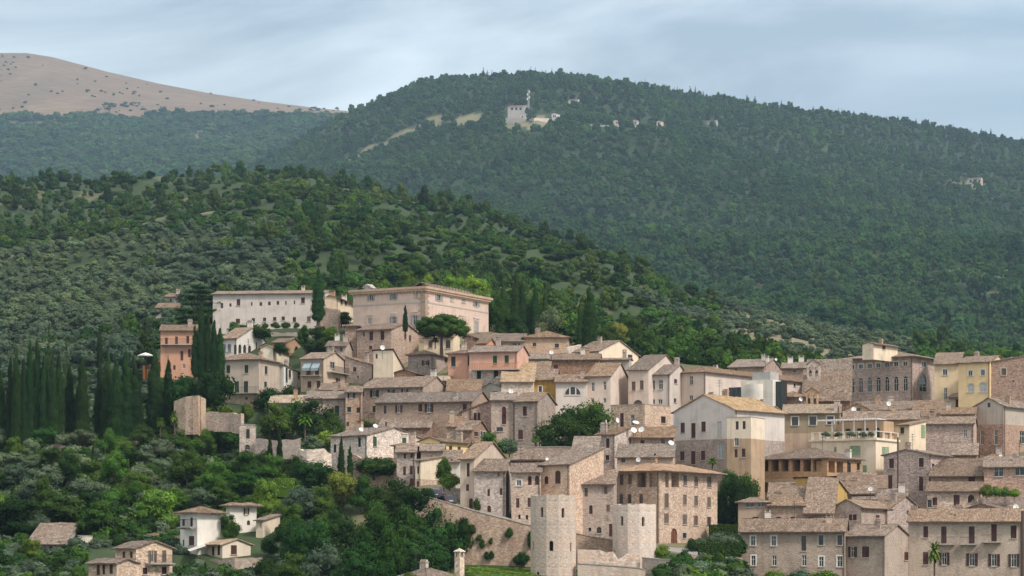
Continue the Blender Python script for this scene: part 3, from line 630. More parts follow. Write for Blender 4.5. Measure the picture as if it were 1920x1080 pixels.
def add_window(root, K, u, z, w, h, org, U, ang, rec=.16, blocked=False):
    """put the window's pieces in place; returns the hole for the wall"""
    arch = 'A' in K; K0 = K.replace('A', ''); fl = 'F' in K0; ped = 'Q' in K0; K0 = K0.replace('F', '').replace('Q', '')
    Nn = Vector((math.sin(ang), -math.cos(ang), 0)); U = Vector(U)
    def at(uu, zz, off): return Vector(org) + U * uu + Vector((0, 0, zz)) + Nn * off
    w = max(.3, round(w / .05) * .05); h = max(.3, round(h / .05) * .05); hw = w; dep = rec
    kind = K0[0] if K0 else 'D'
    if kind == 'O':
        hw = max(.3, round(w * .5 / .05) * .05); lw = max(.2, round(w * .25 / .05) * .05)
    off = -rec if not blocked else .02
    if kind == 'L':
        return (u - w / 2, u + w / 2, z, z + h, 2.2, arch)
    if kind in 'R':
        p = lp('door', root, win_mesh('door', w, h, arch), at(u, z, off), ang)
    elif kind in 'BGKYPN':
        p = lp('window', root, win_mesh('pane', w, h, arch, 'D'), at(u, z, off), ang)
        if arch: c = lp('shutter', p, win_mesh('aleaf', w, h, True, kind), (0, -.03, 0), 0)
        else:
            for s in (-1, 1):
                c = lp('shutter', p, win_mesh('leaf', w / 2 - .01, h, False, kind), (s * w / 4, -.05 if not blocked else -.01, 0), 0)
    else:
        pc = 'S' if kind == 'S' else ('C' if K0.endswith('C') and kind != 'O' else ('E' if K0.endswith('E') else 'D'))
        p = lp('window', root, win_mesh('pane', hw, h, arch, pc), at(u, z, off), ang)
        if kind != 'S': lp('frame', p, win_mesh('frame', hw, h, arch, 'W' if (kind == 'W' or kind == 'O') else 'D'), (0, 0, 0), 0)
        if kind == 'O':
            for s in (-1, 1): lp('shutter', p, win_mesh('leaf', lw, h, False, K0[1]), (s * (hw / 2 + lw / 2 + .02), -rec - .03, 0), 0)
    if kind not in 'RS' and w > .55: lp('sill', p, win_mesh('sill', hw, h, False), (0, -rec if not blocked else 0, 0), 0)
    if fl: lp('surround', p, win_mesh('surround', hw, h, False, 'W' if K0.endswith('W') or kind == 'W' else ''), (0, -rec if not blocked else 0, 0), 0)
    if ped: lp('pediment', p, win_mesh('pediment', hw, h, False), (0, -rec, 0), 0)
    if blocked: return None
    return (u - hw / 2, u + hw / 2, z, z + h, rec, arch)
def slab(mb, A, B_, C, D, th=.14, sag=.11, seed=0):
    """roof slope: A-B eave, D-C ridge; slightly uneven tiles on top, boards below"""
    A, B_, C, D = map(Vector, (A, B_, C, D)); n = (B_ - A).cross(D - A if (D - A).length > .01 else C - A).normalized()
    nu = max(2, int((B_ - A).length / 1.1)); nv = max(2, int((((D - A).length + (C - B_).length) / 2) / 1.1)); rn = random.Random(seed)
    def g(i, j):
        a = A.lerp(B_, i / nu); b = D.lerp(C, i / nu); p = a.lerp(b, j / nv); return p + n * (th + (rn_[(i, j)] - .5) * sag)
    rn_ = {(i, j): rn.random() for i in range(nu + 1) for j in range(nv + 1)}
    for i in range(nu):
        for j in range(nv):
            p = [g(i, j), g(i + 1, j), g(i + 1, j + 1), g(i, j + 1)]
            if (p[2] - p[3]).length < 1e-4: p = p[:3]
            mb.poly(p, 0)
    for i in range(nu): mb.poly([A.lerp(B_, i / nu), A.lerp(B_, (i + 1) / nu), g(i + 1, 0), g(i, 0)], 0)
    for j in range(nv):
        mb.poly([B_.lerp(C, j / nv), B_.lerp(C, (j + 1) / nv), g(nu, j + 1), g(nu, j)], 0); mb.poly([A.lerp(D, (j + 1) / nv), A.lerp(D, j / nv), g(0, j), g(0, j + 1)], 0)
    if (C - D).length > .01: mb.poly([A, D, C, B_], 1)
    else: mb.poly([A, D, B_], 1)
def house(label, x0, x1, x2, yE, yB, roof, wall, wins='', D=9.0, t=None, p=.30, low=None, ch=(), bal=(), cat='house', name='house', Y=None, over=.45, rt='n', pipe=True, dn=4.0, quoin=False, group=None, string=()):
    if Y is None: Y = inv(x1, yB)
    C = P(x1, yB, Y); Zb = C.z; a = math.atan((x1 - HX) / F)
    if t is None: t = math.degrees(math.asin(min(.9, max(.02, (x2 - x1) * Y / F / D)))) if x2 - x1 > 1 else 3.0
    th = a + R(t); s_, c_ = math.sin(th), math.cos(th)
    k = (x0 - HX) / F; w = (C.x - k * C.y) / (c_ + k * s_)
    if x2 - x1 > 1: k2 = (x2 - HX) / F; d = (k2 * C.y - C.x) / (s_ - k2 * c_)
    else: d = D
    d = min(d, 60); h = (HY - yE) * Y / F - Zb
    root = link(name, None); root.location = C; root.rotation_euler = (0, 0, -th); tag(root, label, cat, group)
    b = Bld(); b.root = root; b.C = C; b.th = th; b.w = w; b.d = d; b.h = h; b.Y = Y
    Ux = (-c_, s_); Us = (s_, c_)
    def solve(px, U): kk = (px - HX) / F; return (kk * C.y - C.x) / (U[0] - kk * U[1])
    b.front = lambda px: solve(px, Ux); b.side = lambda px: solve(px, Us)
    def loc(px, py, front): U = Ux if front else Us; u = solve(px, U); yw = C.y + u * U[1]; return u, (HY - py) * yw / F - Zb, yw
    b.loc = loc
    # roof geometry
    hs = {'r': h - p * w, 'b': h - p * d}.get(roof, h)           # height of the plain wall box
    hf, hd = [], []
    for it in [q for q in wins.replace('\n', ' ').split(';') if q.strip()]:
        f = it.strip().split(','); px, py, pw, ph = map(float, f[:4]); K = f[4].strip() if len(f) > 4 else 'D'
        fr = px <= x1; u, z, yw = loc(px, py + ph / 2, fr); ua, _, _ = loc(px - pw / 2, py, fr); ub, _, _ = loc(px + pw / 2, py, fr)
        ww = min(abs(ub - ua), 14); hh = ph * yw / F; L_ = w if fr else d
        if u < ww / 2 + .05 or u > L_ - ww / 2 - .05: u = min(max(u, ww / 2 + .08), L_ - ww / 2 - .08)
        top = z + hh > (hs if fr or roof in 'fxhs' else hs) - .03
        if not fr and roof == 'r': top = z + hh > h - .05
        if fr and roof == 'b': top = z + hh > h - .05
        org, U, ang = ((0, 0, 0), (-1, 0, 0), 0) if fr else ((0, 0, 0), (0, 1, 0), math.pi / 2)
        hl = add_window(root, K, u, z, ww, hh, org, U, ang, blocked=top)
        if hl: (hf if fr else hd).append(hl)
    mb = MB(); lz = None
    if low: _, lz, _ = loc(x1, low[1], True)
    topf = h if roof == 'b' else hs; tops = h if roof == 'r' else hs
    panel(mb, (0, 0, 0), (-1, 0, 0), (0, -1, 0), w, -dn, topf, hf, 0, lz); panel(mb, (0, 0, 0), (0, 1, 0), (1, 0, 0), d, -dn, tops, hd, 0, lz)
    for hl in hf + hd:
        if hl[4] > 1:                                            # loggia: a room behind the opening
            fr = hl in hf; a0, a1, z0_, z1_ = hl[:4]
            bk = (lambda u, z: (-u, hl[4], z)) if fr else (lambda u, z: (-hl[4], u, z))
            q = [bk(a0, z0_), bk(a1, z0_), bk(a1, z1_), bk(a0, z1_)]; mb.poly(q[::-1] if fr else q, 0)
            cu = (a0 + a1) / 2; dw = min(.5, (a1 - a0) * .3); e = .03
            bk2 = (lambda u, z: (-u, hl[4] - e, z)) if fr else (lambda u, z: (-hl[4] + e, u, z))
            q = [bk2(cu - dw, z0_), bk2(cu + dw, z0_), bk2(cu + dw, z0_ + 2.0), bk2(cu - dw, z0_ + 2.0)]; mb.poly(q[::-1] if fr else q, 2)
    zb_ = hs if roof not in 'sl' else hs
    mb.poly([(-w, d, -dn), (-w, 0, -dn), (-w, 0, hs), (-w, d, hs)][::-1]); mb.poly([(0, d, -dn), (-w, d, -dn), (-w, d, hs), (0, d, hs)])
    o, g = over, min(over, .25); rb = MB(); sd = int(abs(C.x * 13 + C.y * 7)) 
    def edges(): pass
    eav = []
    if roof == 'x':
        hr = h + p * d / 2
        for x in (0, -w): mb.poly([(x, 0, h), (x, d, h), (x, d / 2, hr)] if x == 0 else [(x, d, h), (x, 0, h), (x, d / 2, hr)])
        slab(rb, (-w - g, -o, h - p * o), (g, -o, h - p * o), (g, d / 2, hr), (-w - g, d / 2, hr), seed=sd); slab(rb, (g, d + o, h - p * o), (-w - g, d + o, h - p * o), (-w - g, d / 2, hr), (g, d / 2, hr), seed=sd + 1)
        rz = lambda x, y: h + p * min(y, d - y); eav = ['f']
    elif roof == 'y':
        hr = h + p * w / 2
        for y in (0, d): mb.poly([(-w, y, h), (0, y, h), (-w / 2, y, hr)] if y == 0 else [(0, y, h), (-w, y, h), (-w / 2, y, hr)])
        slab(rb, (o, -g, h - p * o), (o, d + g, h - p * o), (-w / 2, d + g, hr), (-w / 2, -g, hr), seed=sd); slab(rb, (-w - o, d + g, h - p * o), (-w - o, -g, h - p * o), (-w / 2, -g, hr), (-w / 2, d + g, hr), seed=sd + 1)
        rz = lambda x, y: h + p * min(-x, w + x); eav = ['s']
    elif roof == 'h':
        e = h - p * o; mn = min(w, d) / 2; hr = h + p * mn
        if w >= d: r0, r1 = (-w + mn, d / 2, hr), (-mn, d / 2, hr)
        else: r0, r1 = (-w / 2, mn, hr), (-w / 2, d - mn, hr)
        a0, a1, a2, a3 = (-w - o, -o, e), (o, -o, e), (o, d + o, e), (-w - o, d + o, e)
        if w >= d: slab(rb, a0, a1, r1, r0, seed=sd); slab(rb, a1, a2, r1, r1, seed=sd + 1); slab(rb, a2, a3, r0, r1, seed=sd + 2); slab(rb, a3, a0, r0, r0, seed=sd + 3)
        else: slab(rb, a0, a1, r0, r0, seed=sd); slab(rb, a1, a2, r1, r0, seed=sd + 1); slab(rb, a2, a3, r1, r1, seed=sd + 2); slab(rb, a3, a0, r0, r1, seed=sd + 3)
        rz = lambda x, y: h + p * min(-x, w + x, y, d - y); eav = ['f', 's']
    elif roof in 'sb':
        up = roof == 's'; h0 = h if up else h; h1 = h + p * d if up else h - p * d
        if up:
            mb.poly([(0, 0, h), (0, d, h), (0, d, h1)]); mb.poly([(-w, d, h), (-w, 0, h), (-w, d, h1)]); mb.poly([(0, d, h), (-w, d, h), (-w, d, h1), (0, d, h1)])
        else:
            mb.poly([(0, 0, h1), (0, d, h1), (0, 0, h)]); mb.poly([(-w, d, h1), (-w, 0, h1), (-w, 0, h)])
        sl_ = (h1 - h0) / d
        if up: slab(rb, (-w - g, -o, h - sl_ * o), (g, -o, h - sl_ * o), (g, d + g, h1 + sl_ * g), (-w - g, d + g, h1 + sl_ * g), seed=sd)
        else: slab(rb, (g, d + o, h1 + sl_ * o), (-w - g, d + o, h1 + sl_ * o), (-w - g, -g, h - sl_ * g), (g, -g, h - sl_ * g), seed=sd)
        rz = lambda x, y: h0 + sl_ * y; eav = ['f'] if up else []
    elif roof in 'rl':
        hR, hL = (h, h - p * w) if roof == 'r' else (h, h + p * w); lo_ = min(hR, hL)
        for y in (0, d):
            tri = [(-w, y, lo_), (0, y, lo_), (0, y, hR)] if roof == 'r' else [(-w, y, lo_), (0, y, lo_), (-w, y, hL)]
            mb.poly(tri if y == 0 else tri[::-1])
        if roof == 'l': mb.poly([(-w, d, h), (-w, 0, h), (-w, 0, hL), (-w, d, hL)])
        sl_ = (hR - hL) / w
        zf = lambda x: hR + sl_ * x
        if roof == 'r': slab(rb, (-w - o, d + g, zf(-w - o)), (-w - o, -g, zf(-w - o)), (g, -g, zf(g)), (g, d + g, zf(g)), seed=sd)
        else: slab(rb, (o, -g, zf(o)), (o, d + g, zf(o)), (-w - g, d + g, zf(-w - g)), (-w - g, -g, zf(-w - g)), seed=sd)
        rz = lambda x, y: zf(x); eav = ['s'] if roof == 'l' else []
    else:
        rb.poly([(-w + .2, .2, h - .35), (-.2, .2, h - .35), (-.2, d - .2, h - .35), (-w + .2, d - .2, h - .35)], 0)
        for q in ((-w - .06, .06, -.06, .22), (-w - .06, .06, d - .22, d + .06), (-w - .06, -w + .22, .22, d - .22), (-.22, .06, .22, d - .22)): rb.box(*q, h + .002, h + .10, 2)
        for q in ((-w + .003, -.003, .003, .2), (-w + .003, -.003, d - .2, d - .003), (-w + .003, -w + .2, .2, d - .2), (-.2, -.003, .2, d - .2)): rb.box(*q, h - .6, h, 3)
        rz = lambda x, y: h - .3
    b.rz = rz
    mats = [W[wall], W[low[0]] if low else W[wall], DARK]
    wo_ = mb.build('wall', mats, root); ro = rb.build('roof', [RT[rt] if roof != 'f' else CONC, WOOD, CONC, W[wall]], root); b.roof = ro
    if roof != 'f' and eav:
        gb = MB(); e = h - p * o
        if 'f' in eav: gb.box(-w - g, g, -o - .13, -o - .002, e - .03, e + .09)
        if 's' in eav: gb.box(o + .002, o + .13, -g if roof != 'h' else -o, d + g, e - .03, e + .09)
        gb.build('gutter', [COPPER], root)
        if pipe and h > 3 and (sd % 3 or pipe == 2):
            V_, F_ = tube([(0, 0, -dn), (0, 0, e)], [.055, .055], 6); me = bpy.data.meshes.new('drainpipe'); me.from_pydata(V_, [], F_); me.materials.append(COPPER)
            q = link('drainpipe', me, root); q.location = (-.22, -.09, 0) if 'f' in eav else (.09, .22, 0)
    if not ch and roof in 'xhy' and Y < 600 and w > 5 and label.count('palazzo') < 1:
        rc = random.Random(sd + 5); ch = [(x0 + (x1 - x0) * rc.uniform(.15, .85), rc.uniform(.2, .6), rc.uniform(.6, .95)) for _ in range(1 + (w > 9))]
    for c in ch:
        c = c if isinstance(c, tuple) else (c, .35, 1.0); u = min(max(b.front(c[0]), .5), w - .5); yy = d * c[1]; z = rz(-u, yy); hh = 1.25 * c[2]; sz = .33 + .08 * (sd % 3)
        cb = MB(); cb.box(-sz, sz, -.26, .26, -.8, hh, 0); cb.box(-sz - .08, sz + .08, -.34, .34, hh, hh + .09, 1)
        if sd % 2:
            for q in (-sz + .05, sz - .15): cb.box(q, q + .1, -.24, .24, hh + .09, hh + .34, 0)
            cb.box(-sz - .05, sz + .05, -.3, .3, hh + .34, hh + .44, 2)
        else:
            cb.poly([(-sz, -.3, hh + .09), (sz, -.3, hh + .09), (sz, 0, hh + .42), (-sz, 0, hh + .42)], 2); cb.poly([(sz, .3, hh + .09), (-sz, .3, hh + .09), (-sz, 0, hh + .42), (sz, 0, hh + .42)], 2)
            cb.poly([(sz, -.3, hh + .09), (sz, .3, hh + .09), (sz, 0, hh + .42)], 0); cb.poly([(-sz, .3, hh + .09), (-sz, -.3, hh + .09), (-sz, 0, hh + .42)], 0)
        q = cb.build('chimney', [W[('BL', 'WH', 'S', 'SL')[(sd + int(c[0])) % 4]], CONC, TILE], ro); q.location = (-u, yy, z)
    for bl in bal:
        xa, xb, py = bl[:3]; dp = bl[3] if len(bl) > 3 else 1.1; fr = (xa + xb) / 2 <= x1; ua, z, _ = loc(xa, py, fr); ub, _, _ = loc(xb, py, fr)
        if ua > ub: ua, ub = ub, ua
        ua = max(0, ua); ub = min(w if fr else d, ub)
        sb = MB(); rl = MB()
        f = (lambda u0, u1, y0, y1, z0, z1: (-u1, -u0, -y1, -y0, z0, z1)) if fr else (lambda u0, u1, y0, y1, z0, z1: (y0, y1, u0, u1, z0, z1))
        sb.box(*f(ua, ub, .004, dp, z - .14, z)); so_ = sb.build('balcony', [CONC], root)
        n = int((ub - ua) / .14)
        for i in range(n + 1): u = ua + .02 + (ub - ua - .06) * i / n; rl.box(*f(u, u + .02, dp - .05, dp - .03, z, z + .95))
        rl.box(*f(ua, ub, dp - .06, dp - .02, z + .95, z + 1.0))
        for u in (ua, ub - .04): rl.box(*f(u, u + .04, .01, dp - .06, z + .95, z + 1.0))
        rl.build('railing', [METAL], so_)
        if len(bl) < 5:
            br = MB(); 
            for u in (ua + .1, ub - .25): br.box(*f(u, u + .15, .004, dp * .7, z - .32, z - .141))
            br.build('bracket', [CONC], so_)
    for (py, pr) in string:
        _, z, _ = loc(x1, py, True); sb = MB(); sb.box(-w, pr, -pr, -.003, z - .12, z + .12); sb.box(.003, pr, 0, d, z - .12, z + .12); sb.build('string_course', [SILL], root)
    if quoin:
        qb = MB(); z = -1
        k_ = 0
        while z < h - .5:
            e1, e2 = (1.5, 1.0) if k_ % 2 else (1.0, 1.5); qb.box(-e1, .07, -.07, -.003, z, z + .5); qb.box(.003, .07, -.07, e2, z, z + .5); z += .56; k_ += 1
        qb.build('quoin_stones', [W['BL']], root)
    ALLB[label] = b; return b
def wallrun(name, label, cat, pts, mat, drop=4.0, th=.6, cap=None, jag=0, seed=1, kind=None, parent=None):
    """free-standing or retaining wall along a path: pts = (px, top row, distance)"""
    rn = random.Random(seed); q = []
    for (a, b_) in zip(pts[:-1], pts[1:]):
        A, B_ = P(*a), P(*b_); n = max(1, int((B_ - A).length / (.7 if jag else 2.5)))
        for i in range(n): q.append(A.lerp(B_, i / n))
    q.append(P(*pts[-1])); mb = MB(); tops = []
    for i, v in enumerate(q): tops.append(v.z + (rn.uniform(-jag, jag) if jag else rn.uniform(-.03, .03)))
    for i in range(len(q) - 1):
        a, b_ = q[i], q[i + 1]; dv = Vector((b_.x - a.x, b_.y - a.y, 0)); nn = Vector((-dv.y, dv.x, 0)).normalized() * th
        if nn.y < 0: nn = -nn
        za, zb = tops[i], tops[i + 1]; lo = min(za, zb) - drop
        a0, b0 = Vector((a.x, a.y, lo)), Vector((b_.x, b_.y, lo)); a1, b1 = Vector((a.x, a.y, za)), Vector((b_.x, b_.y, zb))
        mb.poly([a0, b0, b1, a1]); mb.poly([a1, b1, b1 + nn, a1 + nn]); mb.poly([b0 + nn, a0 + nn, a1 + nn, b1 + nn])
        if i == 0: mb.poly([a0 + nn, a0, a1, a1 + nn])
        if i == len(q) - 2: mb.poly([b0, b0 + nn, b1 + nn, b1])
    c = q[0].copy(); c.z = min(tops) - drop
    mb.V = [(v[0] - c.x, v[1] - c.y, v[2] - c.z) for v in mb.V]
    if cap:
        root = link(name, None); root.location = c; o = mb.build('wall', [W[mat]], root); cb = MB()
        for i in range(len(q) - 1):
            a, b_ = q[i] - c, q[i + 1] - c; dv = Vector((b_.x - a.x, b_.y - a.y, 0)); nn = Vector((-dv.y, dv.x, 0)).normalized()
            if nn.y < 0: nn = -nn
            a.z, b_.z = tops[i] - c.z, tops[i + 1] - c.z; f0, f1 = a - nn * .08, b_ - nn * .08; g0, g1 = a + nn * (th + .08), b_ + nn * (th + .08); u = Vector((0, 0, .12)); e = Vector((0, 0, .004))
            cb.poly([f0 + e, f1 + e, f1 + u, f0 + u]); cb.poly([f0 + u, f1 + u, g1 + u, g0 + u]); cb.poly([g1 + e, g0 + e, g0 + u, g1 + u])
        cb.build('coping', [W[cap] if cap in W else CONC], root)
    else: root = mb.build(name, [W[mat]]); root.location = c
    return tag(root, label, cat, kind=kind)
def tower(label, xc, r_px, n, off, top, base, Y, wall, wins, holes=()):
    r = r_px * Y / F; Cx = (xc - HX) * Y / F; Zb = (HY - base) * Y / F; h = (HY - top) * Y / F - Zb
    root = link('stone_tower', None); root.location = (Cx, Y, Zb); tag(root, label, 'tower')
    vs = [(r * math.sin(R(off + 360 / n * k)), -r * math.cos(R(off + 360 / n * k))) for k in range(n)]; mb = MB(); rn = random.Random(n)
    for k in range(n):
        a, b_ = Vector(vs[k] + (0,)), Vector(vs[(k + 1) % n] + (0,)); U = (b_ - a); Ln = U.length; U.normalize(); Nn = Vector((U.y, -U.x, 0)); ang = math.atan2(Nn.x, -Nn.y); hl = []
        if Nn.y < .1:
            A = a + Vector((Cx, Y, 0)); pa = HX + F * A.x / A.y; Bq = b_ + Vector((Cx, Y, 0)); pb = HX + F * Bq.x / Bq.y
            for it in wins.split(';'):
                f = it.strip().split(','); px, py, pw, ph = map(float, f[:4])
                if min(pa, pb) <= px < max(pa, pb):
                    u = (px - pa) / (pb - pa) * Ln; ww = max(.3, pw * Y / F); zz = (HY - py - ph / 2) * (A.y) / F - Zb; hh = ph * Y / F
                    u = min(max(u, ww / 2 + .05), Ln - ww / 2 - .05)
                    q = add_window(root, f[4], u, zz, ww, hh, a, U, ang, rec=.45)
                    if q: hl.append(q)
            for (px, py) in holes:
                if min(pa, pb) <= px < max(pa, pb):
                    u = (px - pa) / (pb - pa) * Ln; zz = (HY - py) * A.y / F - Zb
                    hl.append((u - .05, u + .05, zz - .06, zz + .05, .35, False))
        panel(mb, a, U, Nn, Ln, -4, h, hl)
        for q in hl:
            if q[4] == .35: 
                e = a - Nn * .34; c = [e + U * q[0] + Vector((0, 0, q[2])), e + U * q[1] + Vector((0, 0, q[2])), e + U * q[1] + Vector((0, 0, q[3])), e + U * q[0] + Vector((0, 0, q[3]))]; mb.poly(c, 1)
        ia, ib = a * .8, b_ * .8; Z = Vector((0, 0, h)); mb.poly([a + Z, b_ + Z, ib + Z, ia + Z])
        q = 0                                        # worn top course: stones missing here and there
        while q < Ln - .3:
            lw_ = rn.uniform(.25, .6); hh_ = rn.choice([0, 0, .05, .09, .13])
            if hh_ and q + lw_ < Ln:
                p0, p1 = a + U * q - Nn * .03 + Z, a + U * (q + lw_) - Nn * .03 + Z; t_ = Vector((0, 0, hh_)); k0 = -Nn * .5; e_ = Vector((0, 0, .003))
                for f_ in ([p0 + e_, p1 + e_, p1 + t_, p0 + t_], [p0 + t_, p1 + t_, p1 + t_ + k0, p0 + t_ + k0], [p0 + e_, p0 + t_, p0 + t_ + k0, p0 + e_ + k0], [p1 + e_, p1 + e_ + k0, p1 + t_ + k0, p1 + t_]): mb.poly(f_)
            q += lw_; mb.poly([ib + Z, ib + Vector((0, 0, h - 2)), ia + Vector((0, 0, h - 2)), ia + Z])
        mb.poly([ia + Vector((0, 0, h - 2)), ib + Vector((0, 0, h - 2)), Vector((0, 0, h - 2))], 1)
    mb.build('wall', [W[wall], DARK], root); return root
# ---------------------------------------------------------------- the town, top of the hill first (numbers are photograph pixels)
H = house
# convent and the far farmhouses
H('long pinkish convent with a row of small square windows, left of the pink palazzo', 399, 608, 608, 550, 617, 'x', 'PP',
  '416,573,5,10,D;432,572,4,6,D;447,567,7,12,B;472,570,3,7,D;489,570,5,7,D;505,569,5,7,D;521,568,5,7,D;536,568,3,7,D;552,567,3,7,D;568,563,7,11,B;446,602,8,9,B;475,600,6,7,D;496,599,6,7,D;515,598,6,7,B;531,597,6,7,B;552,599,6,9,B;579,598,7,10,K',
  cat='convent', name='convent', D=11, t=9, p=.2, ch=[(560,.5,.5)])
H('cream end wing of the convent with two chimneys, touching the palazzo', 606, 631, 663, 558, 592, 'y', 'CR', '640,566,3,9,B;648,568,3,9,B', D=14, p=.25, cat='convent', name='convent', ch=[(617,.2,.8),(626,.6,.8)], Y=533)
H('small white farmhouse on the olive slope behind the cedar', 309, 333, 352, 556, 592, 'x', 'GG', '320,563,4,7,D', D=7, Y=640, name='farmhouse', cat='farmhouse', ch=[(326,.4,.7)])
H('low tiled annex in front of the white farmhouse on the olive slope', 292, 334, 340, 577, 600, 's', 'PG', '313,581,3,8,B;319,581,3,8,B', D=5, Y=628, name='farmhouse', cat='farmhouse')
# palazzo
pal = H('large pink palazzo with brick quoins and terrace roof at the top of town', 662, 797, 916, 538, 645, 'f', 'PK',
  '696,558,13,11,OL;738,556,13,12,OL;780,553,7,11,Y;823,558,13,12,OL;847,560,6,10,Y;869,563,6,10,Y;893,568,13,13,OL;694,602,7,14,LQ;738,602,14,17,OLQ;778,600,15,18,OLQ;866,605,8,14,YQ;893,615,9,18,LQ'.replace('694,602,7,14,LQ','694,604,7,14,YQ').replace('893,615,9,18,LQ','893,612,9,18,YQ'),
  t=30, cat='palazzo', name='palazzo', quoin=True, string=[(566,.07)], pipe=False)
def palazzo_top(b):
    cb = MB(); w, d, h = b.w, b.d, b.h
    cb.box(-w - .5, .5, -.5, -.003, h - .75, h - .35); cb.box(.003, .5, 0, d + .5, h - .75, h - .35); cb.box(-w - .7, .7, -.7, -.003, h - .35, h + .11); cb.box(.003, .7, 0, d + .7, h - .35, h + .11)
    n = int(w / .7)
    for i in range(n): cb.box(-w + i * .7 + .1, -w + i * .7 + .35, -.36, -.003, h - 1.05, h - .752)
    for i in range(int(d / .7)): cb.box(.003, .36, i * .7 + .1, i * .7 + .35, h - 1.05, h - .752)
    cb.build('cornice', [W['BL']], b.root)
    rb = MB()
    for i in range(int(w / 1.2) + 1): x = -w + .1 + i * 1.2; rb.box(x, x + .05, .1, .15, h + .1, h + 1.3)
    for i in range(int(d / 1.2) + 1): y = .1 + i * 1.2; rb.box(-.15, -.1, y, y + .05, h + .1, h + 1.3)
    for z in (.7, 1.25): rb.box(-w + .1, -.1, .1, .14, h + z, h + z + .04); rb.box(-.14, -.1, .14, d - .1, h + z, h + z + .04)
    rb.build('railing', [METAL], b.root)
    ab = MB(); x0, x1, y0, y1 = -4.4, -1.0, 4.5, d - 5; z0, z1 = h - .3, h + .5
    ab.box(x0, x1, y0, y1, z0, z1); xm = (x0 + x1) / 2
    for y, f in ((y0, 1), (y1, -1)): ab.poly([(x0, y, z1), (x1, y, z1), (xm, y, z1 + .7)][::f])
    at = ab.build('attic', [W['PK']], b.root); rf = MB(); e = .8
    slab(rf, (x1 + e, y0 - 1.6, z1 - .35), (x1 + e, y1 + .4, z1 - .35), (xm, y1 + .4, z1 + .75), (xm, y0 - 1.6, z1 + .75), seed=4); slab(rf, (x0 - e, y1 + .4, z1 - .35), (x0 - e, y0 - 1.6, z1 - .35), (xm, y0 - 1.6, z1 + .75), (xm, y1 + .4, z1 + .75), seed=5)
    rf.build('attic_roof', [TILE, WOOD], at)
    gb = MB(); gb.box(x0 + .2, x1 - .2, y0 - 1.2, y0 - .05, z0, z1 - .2); gb.build('glazed_porch', [GLASS], at)
    sb = MB(); sb.box(-w + 1.5, -w + 2.9, 1.5, 3.5, h - .3, h + .7); sb.poly([(-w + 1.4, 1.4, h + .7), (-w + 3.0, 1.4, h + .7), (-w + 2.2, 1.4, h + 1.3)]); slab(sb, (-w + 3.1, 1.3, h + .6), (-w + 3.1, 3.6, h + .6), (-w + 2.2, 3.6, h + 1.3), (-w + 2.2, 1.3, h + 1.3), seed=2); slab(sb, (-w + 1.3, 3.6, h + .6), (-w + 1.3, 1.3, h + .6), (-w + 2.2, 1.3, h + 1.3), (-w + 2.2, 3.6, h + 1.3), seed=3)
    sb.build('stair_head', [W['PG'], WOOD], b.root)
palazzo_top(pal)
# under the palazzo
H('tall stone house with a rooftop vent left of the yellow gabled house', 647, 671, 735, 611, 665, 'h', 'S', '652,638,3,10,D', D=9, t=8, ch=[(668,.5,.6)], Y=494)
H('stone house with a pale yellow gable end below the palazzo', 669, 734, 785, 617, 665, 'x', 'S', '696,630,7,17,B;717,629,7,17,B;682,627,3,8,D;695,652,6,7,B;760,631,4,11,B;769,634,4,11,B', D=11, p=.27, Y=488)
H('cream arcaded wall with a round arch behind the stone pine', 795, 850, 862, 632, 662, 's', 'CR', '840,645,9,16,AD;807,645,8,14,AK', D=5, name='arcade', cat='arcade', Y=492)
H('low stone house with broad dark tiled roof right below the palazzo', 887, 983, 990, 640, 662, 'x', 'S', '905,646,5,5,D;935,646,10,5,D;965,646,8,5,D;973,646,4,5,D', D=13, p=.3, pipe=False)
H('stone barn with open gable against the palazzo foot', 870, 888, 925, 632, 655, 'y', 'SD', '', D=16, t=12, p=.35)
H('square stone house with two small windows beside the dark park trees', 982, 1066, 1069, 632, 676, 'h', 'BL', '1002,646,7,7,D;1044,648,8,8,D', D=10, p=.34, pipe=False)
wallrun('garden_wall', 'short pale wall stepping down right of the square stone house', 'wall', [(1066,652,500),(1090,646,512)], 'SW', 5)
H('small pink upper house behind the cream gabled house', 1113, 1150, 1153, 647, 672, 's', 'PK', '1130,650,4,5,D;1138,649,4,5,D', D=6, Y=530)
H('house with a big cream gable end beside the tall cypress', 1077, 1123, 1197, 658, 695, 'x', 'CR', '1095,666,3,4,D;1108,665,3,4,D;1181,668,8,6,D', D=14, p=.34, Y=500)
H('long low stone house with a single brown shuttered window under the cream gable', 1028, 1123, 1124, 674, 712, 'x', 'SD', '1042,690,8,12,B', D=9, Y=486)
H('short rendered house joined right of the long low stone house', 1124, 1180, 1184, 674, 712, 'x', 'PG', '1132,687,4,7,D', D=9, Y=487, t=12)
H('stone cottage with a green shutter and white dish on its roof', 985, 1028, 1030, 673, 706, 'x', 'GG', '1010,682,8,10,G', D=8, Y=485)
H('low shed with dark corrugated tiles in front of the green shutter cottage', 975, 1030, 1032, 697, 712, 's', 'S', '', D=5, Y=474, p=.4, name='shed', cat='shed')
